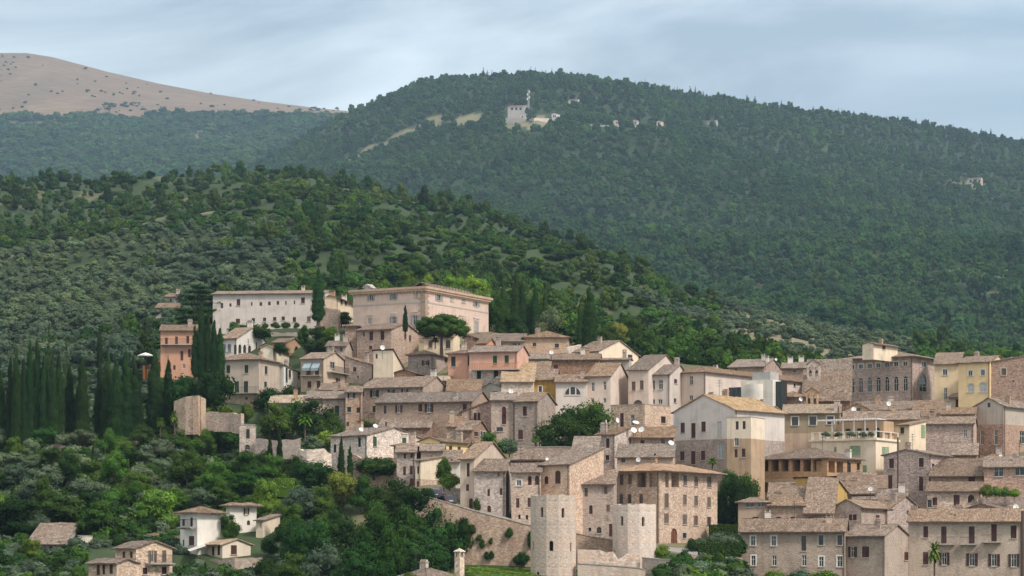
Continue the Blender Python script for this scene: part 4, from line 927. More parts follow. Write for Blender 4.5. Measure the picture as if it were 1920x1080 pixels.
# salmon houses
H('small cottage with an orange side wall above the salmon terrace', 893, 912, 930, 644, 668, 'x', 'OR', '904,651,5,5,D', D=7, Y=489)
H('salmon house with a hipped roof and two tall green shutters', 840, 893, 911, 662, 705, 'h', 'SA', '850,678,8,19,N;881,676,8,19,N', D=8, p=.3, Y=474)
sal = H('salmon house above a terrace with a red railing and stone basement', 880, 970, 991, 659, 725, 'x', 'SA', '928,676,8,18,G;950,675,8,17,G;898,703,8,17,N;930,701,8,17,N', D=9, low=('SL', 692), Y=469)
def red_terrace(b):
    u0, z, _ = b.loc(968, 692, True); u1, _, _ = b.loc(886, 692, True); sb = MB(); sb.box(-u1, .6, -1.3, -.004, z - .2, z); s = sb.build('terrace', [CONC], b.root); rl = MB(); n = int(u1 / .3)
    for i in range(n + 1): x = -u1 + i * .3; rl.box(x, x + .12, -1.28, -1.22, z, z + .95)
    rl.box(-u1, .6, -1.3, -1.2, z + .95, z + 1.03); rl.build('railing', [W['OR']], s)
red_terrace(sal)
# arcade house, orange house
H('white house with an arcaded loggia and gabled roof behind the cypresses', 415, 444, 502, 634, 675, 'x', 'WH', '420,652,7,15,AE;430,652,7,15,AE;441,655,5,18,AD;450,654,6,17,AD;459,654,6,16,AD;468,655,6,15,AD;481,650,3,17,AK', D=14, p=.36, ch=[(441,.5,.8)])
H('orange three storey house with a long balcony beside the tall cypresses', 301, 370, 371, 620, 712, 'x', 'OR', '312,640,5,14,B;331,639,5,16,B;352,637,5,14,B;341,667,5,18,B;327,689,4,9,B;345,687,5,8,W;355,662,5,16,AB', D=10, p=.28, bal=[(302,366,646)])
H('low orange garden wing with a roof terrace left of the orange house', 268, 301, 308, 676, 712, 'f', 'OR', '276,688,9,10,D', D=8, pipe=False)
H('stone cottage with a rounded porch arch among the garden trees', 511, 537, 566, 642, 672, 'x', 'BL', '528,655,6,10,D;556,655,10,12,AD', D=9, p=.25)
H('cottage with a sunlit tan roof behind the white arcaded house', 488, 512, 542, 652, 675, 'y', 'CR', '525,661,5,8,D', D=12, p=.4, rt='t', Y=486)
# beige house with green shutters, white annex, awning house
H('beige square house with dark green shutters and a hipped roof', 407, 486, 524, 673, 765, 'h', 'PB', '428,692.6,7,15,N;462,692,7,15,N;499,694,5,15,N;444,726,8,22,N;461,726,8,22,N;498,721,5,10,N;462,747,5,5,D', D=9, low=('BL', 742), bal=[(429,485,737.5)], ch=[(470,.5,.7)], p=.33)
H('white flat walled annex with narrow green shutters beside the beige house', 518, 532, 564, 685, 742, 'b', 'WH', '537,703,3,26,N;543,701,4,15,D;560,703,4,14,G', D=8, p=.12, ch=[(528,.3,.9)])
aw = H('stone house with two grey awnings over its balcony', 564, 607, 648, 672, 738, 'x', 'PB', '578,697,8,14,D;594,696,8,14,D;580,721,7,12,B;597,720.6,7,14,B;624,684.8,9,12,W;636,712.8,12,7,OB', D=8, t=25, bal=[(567,604,704.5),(613,646,696.5)], ch=[(600,.5,.6)])
def awnings(b):
    for i, px in enumerate((579, 595)):
        u, z, _ = b.loc(px, 688, True); m = MB(); m.poly([(-u - .75, -.01, z + .9), (-u + .75, -.01, z + .9), (-u + .75, -1.25, z - .25), (-u - .75, -1.25, z - .25)]); m.poly([(-u - .75, -1.25, z - .25), (-u + .75, -1.25, z - .25), (-u + .75, -1.25, z - .75), (-u - .75, -1.25, z - .75)])
        m.build('awning', [BLUEG], b.root)
awnings(aw)
H('stone house whose roof slopes down to a cream side wall with two windows', 647, 697, 735, 684, 722, 'l', 'S', '665,692.6,6,9,B;671,707,3,4,D;719,695,4,10,B;730.5,698,4,10,B', D=9, p=.30, rt='n', ch=[(676,.3,1.1)])
H('small stone house with a tan roof above the awning house', 612, 648, 660, 649, 678, 'x', 'SL', '628,661,5,6,D;640,655,4,8,D', D=8, Y=482, ch=[(626,.5,.8),(648,.4,.8)])
H('cream flat roofed block lit from the right above the stone slope house', 700, 737, 765, 657, 700, 'b', 'CR', '706,668,4,9,D', D=7, p=.6, Y=474, pipe=False)
H('stone house with open brown shutters and a hipped roof below the yellow gable', 765, 812, 841, 664, 706, 'h', 'S', '798,680.4,14,10,OB;836,676,4,9,B', D=9, p=.36)
H('brown stone house with a low gable and cream side wall', 735, 780, 807, 700, 728, 'y', 'SD', '757,694,3,4,D;795,712,4,5,D', D=9, p=.32)
H('tiny cream flat roofed house with a dark door beside the leafy balcony', 797, 840, 853, 704, 737, 'f', 'CR', '833,721,9,15,B', D=6, pipe=False)
H('grey green gabled house with one green shutter and a satellite dish', 901, 941, 992, 727, 768, 'y', 'GG', '928,740,9,13,G;976,735,5,4,D', D=11, p=.42, ch=[(932,.05,1.0)])
H('long tan roofed store behind the grey green gabled house', 940, 1000, 1004, 716, 740, 's', 'SW', '', D=11, p=.35, Y=462, rt='t', pipe=False)
H('low stone house with a wide roof left of the grey green gable', 838, 900, 902, 733, 756, 's', 'S', '860,739,3,3,D', D=8, Y=459)
# the theatre row
H('ochre yellow house with a white framed window', 990, 1042, 1043, 712, 765, 'x', 'OC', '1013,731,6,14,DFW', D=14, p=.33, pipe=False)
H('pale pink building with a half round three part window', 1042, 1101, 1103, 716, 790, 'x', 'PP', '1074,731,29,21,LUN', D=14, p=.33, pipe=False) if False else None
lun = H('pale pink building with a half round three part window', 1042, 1101, 1103, 716, 790, 'x', 'PP', '', D=14, p=.33, pipe=False)
def lunette(b):
    u, z, _ = b.loc(1074, 740, True); r = 14.5 * b.Y / F; m = MB(); pts = [(r * math.cos(math.pi * k / 14), r * math.sin(math.pi * k / 14)) for k in range(15)]
    m.poly([(-u + a, -.03, z + c) for a, c in pts]); o = m.build('lunette_window', [GLASS], b.root); f = MB()
    for a, c in ((-r * .45, -r * .3), (r * .3, r * .45)): f.box(-u + a, -u + c, -.10, -.035, z, z + r * .93)
    for k in range(14):
        a, c = pts[k], pts[k + 1]; s = 1.08; f.poly([(-u + a[0], -.09, z + a[1]), (-u + c[0], -.09, z + c[1]), (-u + c[0] * s, -.09, z + c[1] * s), (-u + a[0] * s, -.09, z + a[1] * s)])
    f.box(-u - r * 1.05, -u + r * 1.05, -.12, -.035, z - .18, z); f.build('surround', [W['PP']], o)
lunette(lun)
H('pale pink house with two tall grey windows right of the half round window', 1101, 1145, 1180, 705, 795, 'x', 'PP', '1112,725,6,17,W;1134,723,6,17,W;1111,751,6,9,W;1134,751,6,9,W', D=15, p=.36)
H('pale pink house with paired brown windows and a cream gable top', 1178, 1216, 1279, 693, 795, 'x', 'PP', '1188,724,7,17,K;1203,722,7,17,K;1196,755,17,10,AK', D=17, p=.36, pipe=False)
H('narrow pale pink house with four grey windows and a drainpipe', 1215, 1256, 1292, 702, 800, 'x', 'PP', '1224,722,8,18,W;1239,721,8,18,W;1224,753,8,9,W;1238,753,8,9,W;1267,715,6,8,D;1266,751,5,8,D', D=11, p=.36, pipe=2, ch=[(1282,.5,.8)])
H('large pale theatre block with a long blank side wall and hipped roof', 1269, 1323, 1515, 697, 800, 'h', 'PP', '1296,713,6,17,W;1296,746,6,10,W;1490,722,4,6,D', t=33, p=.36, pipe=2, cat='theatre', name='theatre')
def theatre_annex():
    root = link('stage_annex', None); Y = 462; C = P(1440, 765, Y); root.location = C; root.rotation_euler = (0, 0, -R(32)); tag(root, 'white modern annex with a curved bay and glazed corners beside the theatre', 'annex'); s = Y / F
    a = MB(); a.box(-5.2, .9, 0, 3.2, -3, (765 - 712) * s); a.build('wall', [W['WH'], CONC], root)
    u = MB(); u.box(-3.2, .3, .3, 3.6, (765 - 711.8) * s, (765 - 697) * s); u.build('upper_block', [W['GY']], root)
    c = MB(); n = 14; r = 1.7
    for k in range(n):
        a0, a1 = math.pi * k / n, math.pi * (k + 1) / n; p = [(-2.6 - r * math.cos(q), -.02 - .75 * r * math.sin(q)) for q in (a0, a1)]
        c.poly([(p[0][0], p[0][1], -3), (p[1][0], p[1][1], -3), (p[1][0], p[1][1], 45 * s), (p[0][0], p[0][1], 45 * s)]); c.poly([(p[0][0], p[0][1], 45 * s), (p[1][0], p[1][1], 45 * s), (-2.6, 0, 45 * s)])
    c.build('curved_bay', [W['WH']], root)
    g = MB(); g.box(.95, 2.2, 1.2, 3, -1, 50 * s); g.build('glazed_corner', [GLASS], root); f = MB()
    for x in (.95, 1.55, 2.12): f.box(x, x + .08, 1.12, 1.19, -1, 50 * s)
    f.build('window_frame', [SH['G']], root)
    g = MB(); g.box(-8.1, -5.25, 1.0, 3, -2, 42 * s); g.build('glazed_stair', [GLASS], root); f = MB()
    for x in (-8.1, -7.2, -6.3, -5.4): f.box(x, x + .1, .9, .99, -2, 42 * s)
    for z in (0, 1.7, 3.3): f.box(-8.0, -5.41, .91, .985, z, z + .1)
    f.build('window_frame', [METAL], root)
theatre_annex()
H('stone house with a rooftop dish behind the theatre roof', 1366, 1433, 1466, 687, 720, 'x', 'SP', '1380,693,4,4,D', D=12, p=.3, ch=[(1418,.4,.8),(1430,.3,.7)], pipe=False)
H('brown roofed house between the theatre roof and the bell gable', 1466, 1512, 1516, 690, 722, 'x', 'S', '1490,696,6,5,D', D=9, ch=[(1480,.4,.9),(1500,.6,1.1)], pipe=False, Y=510)
H('red brick house with an orange roof left of the stone palazzo', 1524, 1590, 1592, 697, 735, 'x', 'OR', '', D=12, p=.3, rt='r', pipe=False, Y=516)
H('church nave with a wide plain tiled roof left of the stone palazzo', 1512, 1594, 1596, 723, 762, 's', 'S', '', D=10, p=.55, pipe=False, Y=492, cat='church', name='church')
H('lower church aisle with a steep brown tiled roof beside the bell gables', 1505, 1594, 1596, 750, 785, 's', 'SD', '', D=10, p=.62, pipe=False, Y=476, cat='church', name='church')
H('small stone house with a hipped tan roof beside the small bell gable', 1461, 1509, 1512, 743, 775, 'h', 'SD', '', D=9, p=.4, pipe=False, Y=466)
def bell_gable(label, xl, xr, top, sh, base, Y, mat, n):
    w = (xr - xl) * Y / F; C = P((xl + xr) / 2, base, Y); root = link('bell_gable', None); root.location = C; root.rotation_euler = (0, 0, -R(18)); tag(root, label, 'bell gable')
    s = Y / F; hs = (base - sh) * s; ht = (base - top) * s; m = MB(); ho = []; ow = w * (.5 / n)
    for k in range(n): u = w * (k + .5) / n + (0 if n > 1 else 0); ho.append((u - ow / 2, u + ow / 2, hs - 2.1, hs - .35, .7, True))
    panel(m, (-w / 2, 0, 0), (1, 0, 0), (0, -1, 0), w, -4, hs, ho); panel(m, (-w / 2, .7, 0), (1, 0, 0), (0, 1, 0), w, -4, hs, [h_[:4] + (0, h_[5]) for h_ in ho])
    m.poly([(-w / 2, 0, hs), (w / 2, 0, hs), (0, 0, ht)]); m.poly([(w / 2, .7, hs), (-w / 2, .7, hs), (0, .7, ht)])
    for x in (-w / 2, w / 2): m.poly([(x, 0, -4), (x, .7, -4), (x, .7, hs), (x, 0, hs)])
    m.build('wall', [W[mat]], root); r = MB(); slab(r, (w / 2 + .15, -.12, hs - .06), (w / 2 + .15, .82, hs - .06), (0, .82, ht), (0, -.12, ht), th=.12); slab(r, (-w / 2 - .15, .82, hs - .06), (-w / 2 - .15, -.12, hs - .06), (0, -.12, ht), (0, .82, ht), th=.12)
    r.build('roof', [TILE, WOOD], root)
    for h_ in ho:
        V_, F_ = tube([(0, 0, 0), (0, 0, .1), (0, 0, .45), (0, 0, .6)], [.28, .24, .16, .04], 10); me = bpy.data.meshes.new('bell'); me.from_pydata(V_, [], F_); me.materials.append(METAL); q = link('bell', me, root); q.location = (-w / 2 + (h_[0] + h_[1]) / 2, .35, hs - 1.5)
bell_gable('tall stone bell gable with two arches above the church roof', 1513, 1537, 674, 684, 722, 483, 'SL', 2)
bell_gable('small brick bell gable with two arches behind the white framed windows', 1511, 1533, 727, 736, 758, 455, 'BL', 2)
# stone palazzo on the right
H('rough pink stone palazzo with seven arched windows and a hipped roof', 1583, 1711, 1767, 667, 772, 'h', 'SP',
  ';'.join('%s,%s,8,9,WF' % (x, y) for x, y in ((1598,688),(1614,687),(1630.7,686),(1647,685),(1663,684),(1680,682.5),(1697.6,682))) + ';' +
  ';'.join('%s,%s,8,28,AW' % (x, y) for x, y in ((1598,723),(1614,722),(1630.7,721),(1647,720.5),(1663,720),(1680,719.5),(1697.6,719))) + ';1732,683,9,11,WF;1731,718,14,33,AW', D=14, p=.22, over=1.0, pipe=2, cat='palazzo', name='palazzo', t=25)
H('small white penthouse with a hipped roof on top of the stone palazzo', 1617, 1638, 1683, 645, 664, 'y', 'CR', '1657,651,5,8,B', D=9, Y=502, p=.3, dn=1.0, pipe=False, ch=[(1634,.4,.6)])
H('yellow building wing with tall windows behind the stone palazzo', 1752, 1800, 1801, 682, 760, 's', 'YC', '1772,698,9,11,WF;1773,738,6,22,W', D=9, Y=500, pipe=False)
H('yellow building with two big arches on the right', 1797, 1856, 1857, 678, 760, 'x', 'YE', '1819.5,700,8,10,WF;1842.6,698.5,8,11,WF;1820,727,14,17,AWC;1843,726,15,19,AWC', D=9, Y=488, t=20, pipe=2, ch=[(1812,.6,.8)])
H('big brick house with a rising roof line at the right edge', 1855, 1965, 1966, 658, 760, 'r', 'SP', '1882,697,9,13,KF;1900,715,3,4,D', D=12, Y=486, p=.18, rt='n', pipe=False)
H('house with one large brown shutter below the yellow building', 1779, 1824, 1856, 744, 790, 'x', 'PG', '1803,758,23,19,B', D=9, rt='n', ch=[(1838,.5,1.1)])
H('small gabled house tucked behind the grey gabled house on the right', 1873, 1940, 1941, 745, 790, 'y', 'PG', '1896,738,4,6,D', D=9, p=.35)
H('tall gabled house plastered above and stone below with blue balcony doors', 1826, 1882, 1935, 761, 860, 'y', 'PG', '1854.6,759.6,5,8,D;1841,820,6,28,W;1867,819.5,6,28,W;1917,820,9,24,W', D=11, low=('SP', 795), p=.5)
H('stone house with a small window under a long tiled roof right of the white dish', 1712, 1766, 1768, 781, 812, 's', 'SP', '1745,790,6,8,D', D=10, p=.35, Y=466, pipe=False)
H('plain stone house with a single dark red window left of the grey gable', 1766, 1828, 1829, 776, 812, 'x', 'SP', '1786,786,9,11,B;1822,783,6,6,D', D=9, pipe=False, Y=461)
H('brick gabled house with a white dish on its wall', 1577, 1636, 1637, 771, 800, 'y', 'BL', '1610,769,6,8,D', D=10, p=.5, Y=463, rt='n', pipe=False)
H('long tan roofed house sloping behind the brick gable with the dish', 1600, 1712, 1713, 768, 790, 'x', 'SL', '', D=12, p=.3, Y=476, rt='n', pipe=False)
H('wide roofed house above the pergola terrace', 1566, 1722, 1724, 786, 830, 'x', 'BP', '', D=11, p=.36, Y=452, pipe=False)
H('stone house under a long eave right of the cream narrow house', 1722, 1826, 1827, 794, 858, 'x', 'SP', '1810,812,6,15,W;1790,832,3,4,D', D=9, Y=449)
H('tall narrow cream house with a pale green shutter', 1685, 1705, 1736, 797, 862, 's', 'CR', '1691.5,807,7,12,D;1731,808,7,22,P', D=6, p=.15, Y=441, pipe=False)
ter = H('cream house with pale green shutters under a balustraded terrace', 1521, 1642, 1685, 822, 905, 'f', 'CR', '1603.5,845,20,18,P;1621,882,8,18,P;1660,846,13,15,P;1566,845,5,14,P', D=9, pipe=2, Y=424)
def terrace_top(b):
    w, d, h = b.w, b.d, b.h; r = b.root; m = MB()
    m.box(-w - .3, .3, -.3, -.003, h - .25, h + .11); m.box(.003, .3, 0, d, h - .25, h + .11)
    n = 8
    for i in range(n + 1): x = -w + (w - .4) * i / n; m.box(x, x + .4, 0, .3, h + .104, h + 1.15)
    for i in range(3): y = .3 + (d - .7) * (i + 1) / 3; m.box(-.3, 0, y, y + .3, h + .104, h + 1.15)
    m.box(-w, 0, .02, .28, h + 1.152, h + 1.25); m.box(-.28, -.02, .28, d, h + 1.152, h + 1.25)
    k = 0
    while k < w: m.box(-w + k, -w + k + .1, .1, .2, h + .104, h + 1.15); k += .28
    m.build('balustrade', [W['CR']], r)
    p = MB()
    for i in range(5): x = -w + 3.2 + i * (w - 3.6) / 4; p.box(x, x + .16, .8, .96, h - .3, h + 3.0)
    p.box(-w + .8, .2, .7, .9, h + 3.0, h + 3.15)
    i = -w + .8
    while i < .2: p.box(i, i + .1, .6, 4.2, h + 3.152, h + 3.28); i += .45
    p.build('pergola', [FR_W], r)
    bk = MB(); bk.box(-w + 2.8, -.4, 4.0, 8, h - .3, h + 3.0); q = bk.build('upper_storey', [W['BP']], r)
    dm = MB()
    for x in (-7, -5.0, -3.8, -1.9): dm.box(x, x + .8, 3.93, 3.99, h - .2, h + 1.9)
    dm.build('door', [SH['N']], q)
terrace_top(ter)
rn0 = random.Random(4)
H('house with white framed blue windows above a brick band', 1469, 1575, 1577, 774, 855, 'x', 'OL', '1490.6,790,12,16,DEFW;1524,789,13,16,DEFW;1557,788,12,15,DEFW', D=11, low=('BP', 812), p=.36, rt='t', Y=434, ch=[(1572,.1,1.3)])
H('narrow stone tower house with an arched niche between the two tan roofs', 1432, 1468, 1470, 791, 870, 'f', 'SL', '1451,829,7,20,AD', D=5, Y=432, pipe=False)
H('cream upper storey under the tan roof with a chimney', 1378, 1433, 1472, 772, 850, 'x', 'YC', '1440,783,13,11,K', D=10, Y=436, rt='t', p=.2, ch=[(1425,.1,1.2)])
H('large pink gabled house with dark red shutters and a tan roof', 1263, 1378, 1471, 768, 900, 'y', 'PP', '1280,802,8,19,B;1300,807,8,28,B;1319,800,8,19,B;1349,804,8,28,WC;1279,855,8,17,B;1299.6,858,8,25,B;1318,854,8,18,B;1351,846,10,29,WE', t=36, low=('S', 822), p=.42, rt='t', Y=418)
H('square annex cream above and brown below beside the large pink gable', 1363, 1408, 1434, 782, 905, 'f', 'CR', '1382,797,6,17,D;1395,796,6,17,D;1381,829,8,15,W;1380,850,6,15,B;1394,849,7,16,B', D=6, low=('BP', 822), pipe=2, Y=408)
# flat stone block and dishes
H('low flat topped stone block with a plaster parapet below the theatre row', 1145, 1209, 1258, 758, 835, 'f', 'SL', '1166,788,7,27,B;1186,788,7,20,W;1244,787,9,13,D', D=9, low=('SL', 772), pipe=2, Y=443)
H('stone house with an arched dark shutter above the leafy garden', 921, 966, 968, 750, 845, 'x', 'S', '945,779,8,33,AB;937,805,12,8,D', D=9, Y=436, p=.33)
H('stone house with a cream side and two dark red shutters left of the round tree', 965, 1008, 1042, 752, 845, 'x', 'S', '984,771,7,18,B;976,815,9,18,B', D=10, Y=434, p=.33, pipe=2)
H('stone lean-to house with a paired brown window and sloping roof edge', 866, 921, 922, 752, 830, 'r', 'SP', '891,781,5,14,B;898,781,5,14,B', D=6, Y=441, p=.36, pipe=False)
# long houses of the middle tier
H('long stone house with open brown shutters in the middle of town', 704, 885, 921, 752, 815, 'x', 'S', '722,768,5,15,D;748,766.7,12,14,OB;788,765,7,14,B;804.4,765,15,16,OB;871.3,764.4,7,15,B;900,762,6,9,B', D=10, t=17, low=None, p=.34, Y=441, ch=[(850,.1,.6)])
H('stone house with three wide green shuttered windows and a cream gable', 678, 793, 842, 725, 805, 'x', 'S', '702.4,738,15,13,ON;734,737.3,13,13,ON;759,736,13,13,ON;701,767.3,6,12,D', D=12, p=.34, Y=455, ch=[(830,.5,.8)])
H('narrow stone house with small green shutters in five openings', 648, 678, 680, 735, 805, 'x', 'S', '658.7,742,12,9,ON;654.7,767.8,7,10,N;671.6,768.9,6,10,N;652,795,5,8,D', D=8, Y=449)
H('stone house with a blind arch above its green shutter behind the garden trees', 575, 648, 649, 747, 810, 'x', 'S', '632,770,8,19,N', D=10, p=.28, Y=452, ch=[(625,.5,1)], pipe=False)
H('long shallow tiled roof house dipping into the garden trees', 505, 576, 577, 756, 800, 's', 'SL', '', D=9, p=.2, Y=450, rt='t', pipe=False, ch=[(552,.4,1.2)])
H('stone store with a patched tan roof above the blind arch house', 600, 648, 656, 731, 760, 'x', 'SL', '', D=9, Y=464, rt='n', ch=[(641,.2,1.1)], pipe=False)
# sunlit stone house with green shutters
H('sunlit pale stone house with green shutters and a long gable side', 620, 688, 788, 816, 905, 'x', 'SW', '628,841,5,15,N;674,829,5,18,N;703,828,7,19,G;758,826,8,10,GQ', t=40, p=.22, low=None, Y=408)
H('brown roofed stone house behind the pale stone house with green shutters', 711, 806, 820, 801, 835, 'x', 'SD', '724,795,3,8,D', D=10, p=.4, Y=440, pipe=False)
H('yellow house with two brown shutters and a stained side wall', 786, 824, 877, 827, 885, 'y', 'YC', '845,845,6,18,B;861,847,6,18,B', D=10, t=30, p=.3, Y=413, ch=[(872,.8,1.0)])
H('stone cottage with a mossy roof above the bushy garden', 856, 886, 916, 806, 845, 'x', 'SD', '863,813,6,7,B;893,814,8,9,D;905,813,10,10,W', D=9, Y=428, p=.36, pipe=False)
H('stone hut with an orange brick chimney and pale wall', 838, 858, 868, 800, 832, 's', 'SW', '', D=6, Y=433, ch=[(844,.3,1.4)], pipe=False)
H('narrow three storey stone house with an arched red door', 744, 779, 781, 848, 925, 'x', 'S', '759,855,4,9,B;771.8,853,4,10,B;758.4,883,5,16,B;771,881.6,5,16,B;772,906,7,18,AR', D=7, Y=384, p=.28)
H('small raised stone turret with a chimney above the narrow house', 738, 768, 790, 835, 880, 'h', 'S', '753,842,5,4,D', D=6, Y=395, p=.25, ch=[(768,.5,1.4)], pipe=False)
H('low house with a big white plastered side above the parked cars', 779, 789, 832, 864, 930, 's', 'CR', '784.4,881,4,14,B;783,912,4,20,R;799,914,5,11,AD', D=9, low=('SL', 898), Y=380, p=.1)
H('stone house with white shed roof behind the white plastered wall', 789, 831, 834, 845, 880, 'x', 'SW', '', D=7, Y=396, pipe=False)
H('small tiled store with a pale wall right of the bushy tree', 832, 862, 865, 866, 900, 's', 'WH', '847,862,4,4,D', D=6, Y=388, pipe=False)
# row of houses along the street wall
H('narrow beige house with long brown shutters at the top of the street', 863, 889, 955, 860, 962, 'x', 'PB', '877.8,881,5,25,B;876.6,914.4,5,12,B;883,946,7,24,AB', D=17, p=.3, Y=368)
H('rough pale stone house with an ivy clad corner on the street', 889, 948, 959, 883, 975, 'x', 'SL', '916.3,923.5,5,13,B;939.4,922,5,12,B;934.4,890,4,8,K;917,956.5,7,18,AB', D=10, p=.34, Y=367, low=None)
H('stone house with paired arched red shutters and a white window', 959, 1014, 1016, 885, 990, 'x', 'SL', '993.4,901,7,17,AB;1006.6,900.7,7,17,AB;973,905.5,9,11,WFW;970.7,943,6,18,B;993.4,942,8,17,B;974,969,4,8,S;988,970,4,8,S', D=10, Y=366, p=.34, pipe=2)
H('tall pale house with arched brown windows behind the big round tower', 1014, 1068, 1132, 871, 1005, 's', 'SL', '1024.4,900,7,15,AB;1046,894.6,10,25,AB', D=10, p=.26, Y=366, pipe=2)
H('old stone house with pointed arch windows between the two towers', 1077, 1151, 1152, 908, 1010, 's', 'S', '1099,923,6,16,K;1135.7,919,6,15,K;1107.8,955.6,7,16,AD;1140,953,6,13,K;1106,992.6,5,6,S;1123.4,994,9,12,AD;1145,994,6,24,B', D=8, p=.25, Y=369, pipe=False)
H('stone house with a barrel like tiled roof above the arched shutter house', 952, 1046, 1050, 861, 890, 'h', 'SD', '968,866,8,5,D', D=10, p=.42, Y=392, pipe=False, ch=[(975,.3,1)])
H('cottage with a low brown gable left of the barrel roof', 905, 952, 962, 867, 900, 'y', 'BL', '937,868,7,7,D', D=9, p=.35, Y=384, pipe=False)
wallrun('terrace_wall', 'long dark stone terrace wall under the round tree', 'wall', [(962,840,412),(1060,838,412),(1120,842,412)], 'S', 5, cap='c')
H('tall narrow stone house with a brown window under the white dishes', 1117, 1153, 1184, 815, 890, 's', 'SL', '1139.4,831,6,18,B;1138.6,858,7,9,D;1161,834,4,5,D;1171,838,4,5,D', D=7, p=.2, Y=409, ch=[(1126,.2,1.1)])
H('small stone house with a tiled lean-to roof below the dish cluster', 1183, 1263, 1266, 820, 880, 's', 'BL', '1204.5,832,8,13,B;1243,830,7,12,D', D=6, p=.3, Y=414)
H('low brick cottage above the loggia house roof', 1157, 1262, 1265, 857, 890, 's', 'BL', '1168.6,863,7,8,D;1228,852,4,4,S', D=7, p=.3, Y=398, pipe=False)
H('lean-to stone house with tiled roof left of the tall narrow stone house', 1073, 1119, 1120, 850, 885, 's', 'S', '', D=8, p=.35, Y=400, pipe=False)
# loggia house
log_ = H('large brick and stone house with an open corner loggia and wide hipped roof', 1152, 1236, 1345, 880, 1022, 'h', 'SL',
  '1165.5,899.5,7,20,K;1181,898.7,7,19,K;1165,935.6,7,18,K;1180.4,935.6,7,18,K;1202.3,935,7,18,K;1203,899.5,18,28,L;1225,899.5,16,28,L;1247.4,899.5,13,28,L;1266,900,14,27,L;1285,900.7,7,19,K;1305.4,902.6,7,19,K;1330,904,8,20,K;1249.8,938.7,8,27,K;1284,937,7,19,K;1305,939,7,19,K;1329.5,941.6,7,19,K;1249.5,971.7,9,18,K;1284,974,8,18,K;1304.7,976,8,18,K;1329.5,976.5,7,15,B;1264,1006,12,31,AR;1283.5,1004,7,10,DF',
  t=30, p=.27, over=1.1, pipe=2, Y=376, rt='p')
# right lower tiers
H('stone gabled house with dark red shutters and a tall pipe', 1657, 1742, 1781, 852, 940, 'y', 'SP', '1671.6,869,9,18,B;1727.6,867,9,17,BF;1669,905.5,8,28,B;1727,907,8,27,B;1749.7,874.4,5,10,D', D=9, p=.22, Y=416)
H('stone house with a lit curved tile roof right of the stone gable', 1781, 1832, 1834, 852, 890, 'x', 'S', '1802,864,7,11,D', D=11, p=.45, Y=432, pipe=False)
H('house with a pale broad roof carrying a white dish on the right', 1834, 1895, 1897, 862, 890, 'h', 'SW', '', D=13, p=.42, Y=430, rt='n', pipe=False)
H('stone store with one dark red window under a broad roof', 1745, 1844, 1846, 892, 925, 's', 'S', '1822,902,12,17,B', D=8, p=.35, Y=412, pipe=False)
H('stone house with two wide windows above the leafy pergola', 1845, 1935, 1936, 875, 925, 'x', 'SP', '1872.6,885,18,17,W;1912,884,18,15,W', D=10, p=.34, Y=408)
H('low stone house with three dark red openings under the broad roof store', 1738, 1840, 1842, 921, 975, 's', 'SL', '1752.8,940,9,15,B;1793.7,938,11,20,B;1820.7,935,12,15,AB;1735,944,8,14,D', D=6, p=.25, Y=404)
wallrun('terrace_wall', 'stone terrace wall carrying the leafy pergola on the right', 'wall', [(1838,931,403),(1935,931,403)], 'SP', 4)
H('stone gable with a dark opening and dish beside it at the lower right', 1800, 1881, 1935, 957, 990, 'y', 'SD', '1889,958,10,8,D', D=14, t=20, p=.3, Y=396, pipe=False)
H('stone house with collapsed looking roof left of the low red openings', 1625, 1664, 1730, 956, 1000, 'x', 'SP', '1646,968.5,7,5,B;1702,960,3,6,D', D=12, p=.35, Y=395, pipe=False, ch=[(1655,.3,.9)])
H('brick loggia house with eight dark openings under a low roof', 1416, 1551, 1615, 858, 935, 'h', 'BL',
  '1434,873,13,22,L;1453,873,14,22,L;1471.5,873,14,22,L;1493,873,15,22,L;1513,873,15,22,L;1532,873,16,22,L;1559.5,875,12,22,L;1575,876,12,22,L;1592,876,7,22,D;1609.5,875,6,14,D;1434.6,914,10,19,B;1462.5,914,10,19,B', D=10, low=('PB', 896), p=.33, Y=410, pipe=False, ch=[(1545,.7,.8)])
H('blind ochre wall with a cream side in front of the brick loggia house', 1491, 1567, 1599, 896, 945, 'b', 'OC', '', D=7, p=.45, Y=400, pipe=False)
wallrun('retaining_wall', 'rough stone retaining wall right of the brick loggia house', 'wall', [(1585,892,409),(1665,890,409)], 'S', 8)
H('small house with planted windows left of the stone store row', 1384, 1440, 1442, 941, 1005, 'h', 'BP', '1406,946.5,17,9,W;1427,946,13,9,W;1416,974.5,10,11,B', D=9, p=.33, Y=392, pipe=False)
H('upper strip of a house with tiny brown windows and two chimneys', 1441, 1526, 1528, 933, 965, 's', 'OL', '1475,939,9,7,B;1494,938,9,7,B;1452,938,8,8,D', D=7, p=.33, Y=397, ch=[(1469,.2,.9),(1535,.2,1)], pipe=False)
H('stone store with two dark red windows and chimneys on its roof edge', 1441, 1508, 1509, 948, 1010, 's', 'S', '1460,974.5,9,11,B;1486,974.5,8,11,B', D=5, p=.25, Y=390, ch=[(1499,-.1,.7)] if False else (), pipe=False)
H('low stone house with two slit windows under a large sunken roof', 1508, 1562, 1563, 962, 1010, 's', 'S', '1521,971.6,10,4,D;1548.5,971.6,8,4,D', D=13, p=.42, Y=387, pipe=False)
H('stone gabled house with a paired dark red window', 1561, 1615, 1668, 951, 1010, 'y', 'S', '1594.7,970,6,11,B;1602.5,970,7,11,B;1646,968.5,7,5,B', D=10, p=.48, Y=388, pipe=False)
H('sagging tiled roof house behind the paired dark red window', 1600, 1700, 1702, 936, 965, 'x', 'SD', '', D=11, p=.4, Y=402, pipe=False, ch=[(1690,.3,1.0)])
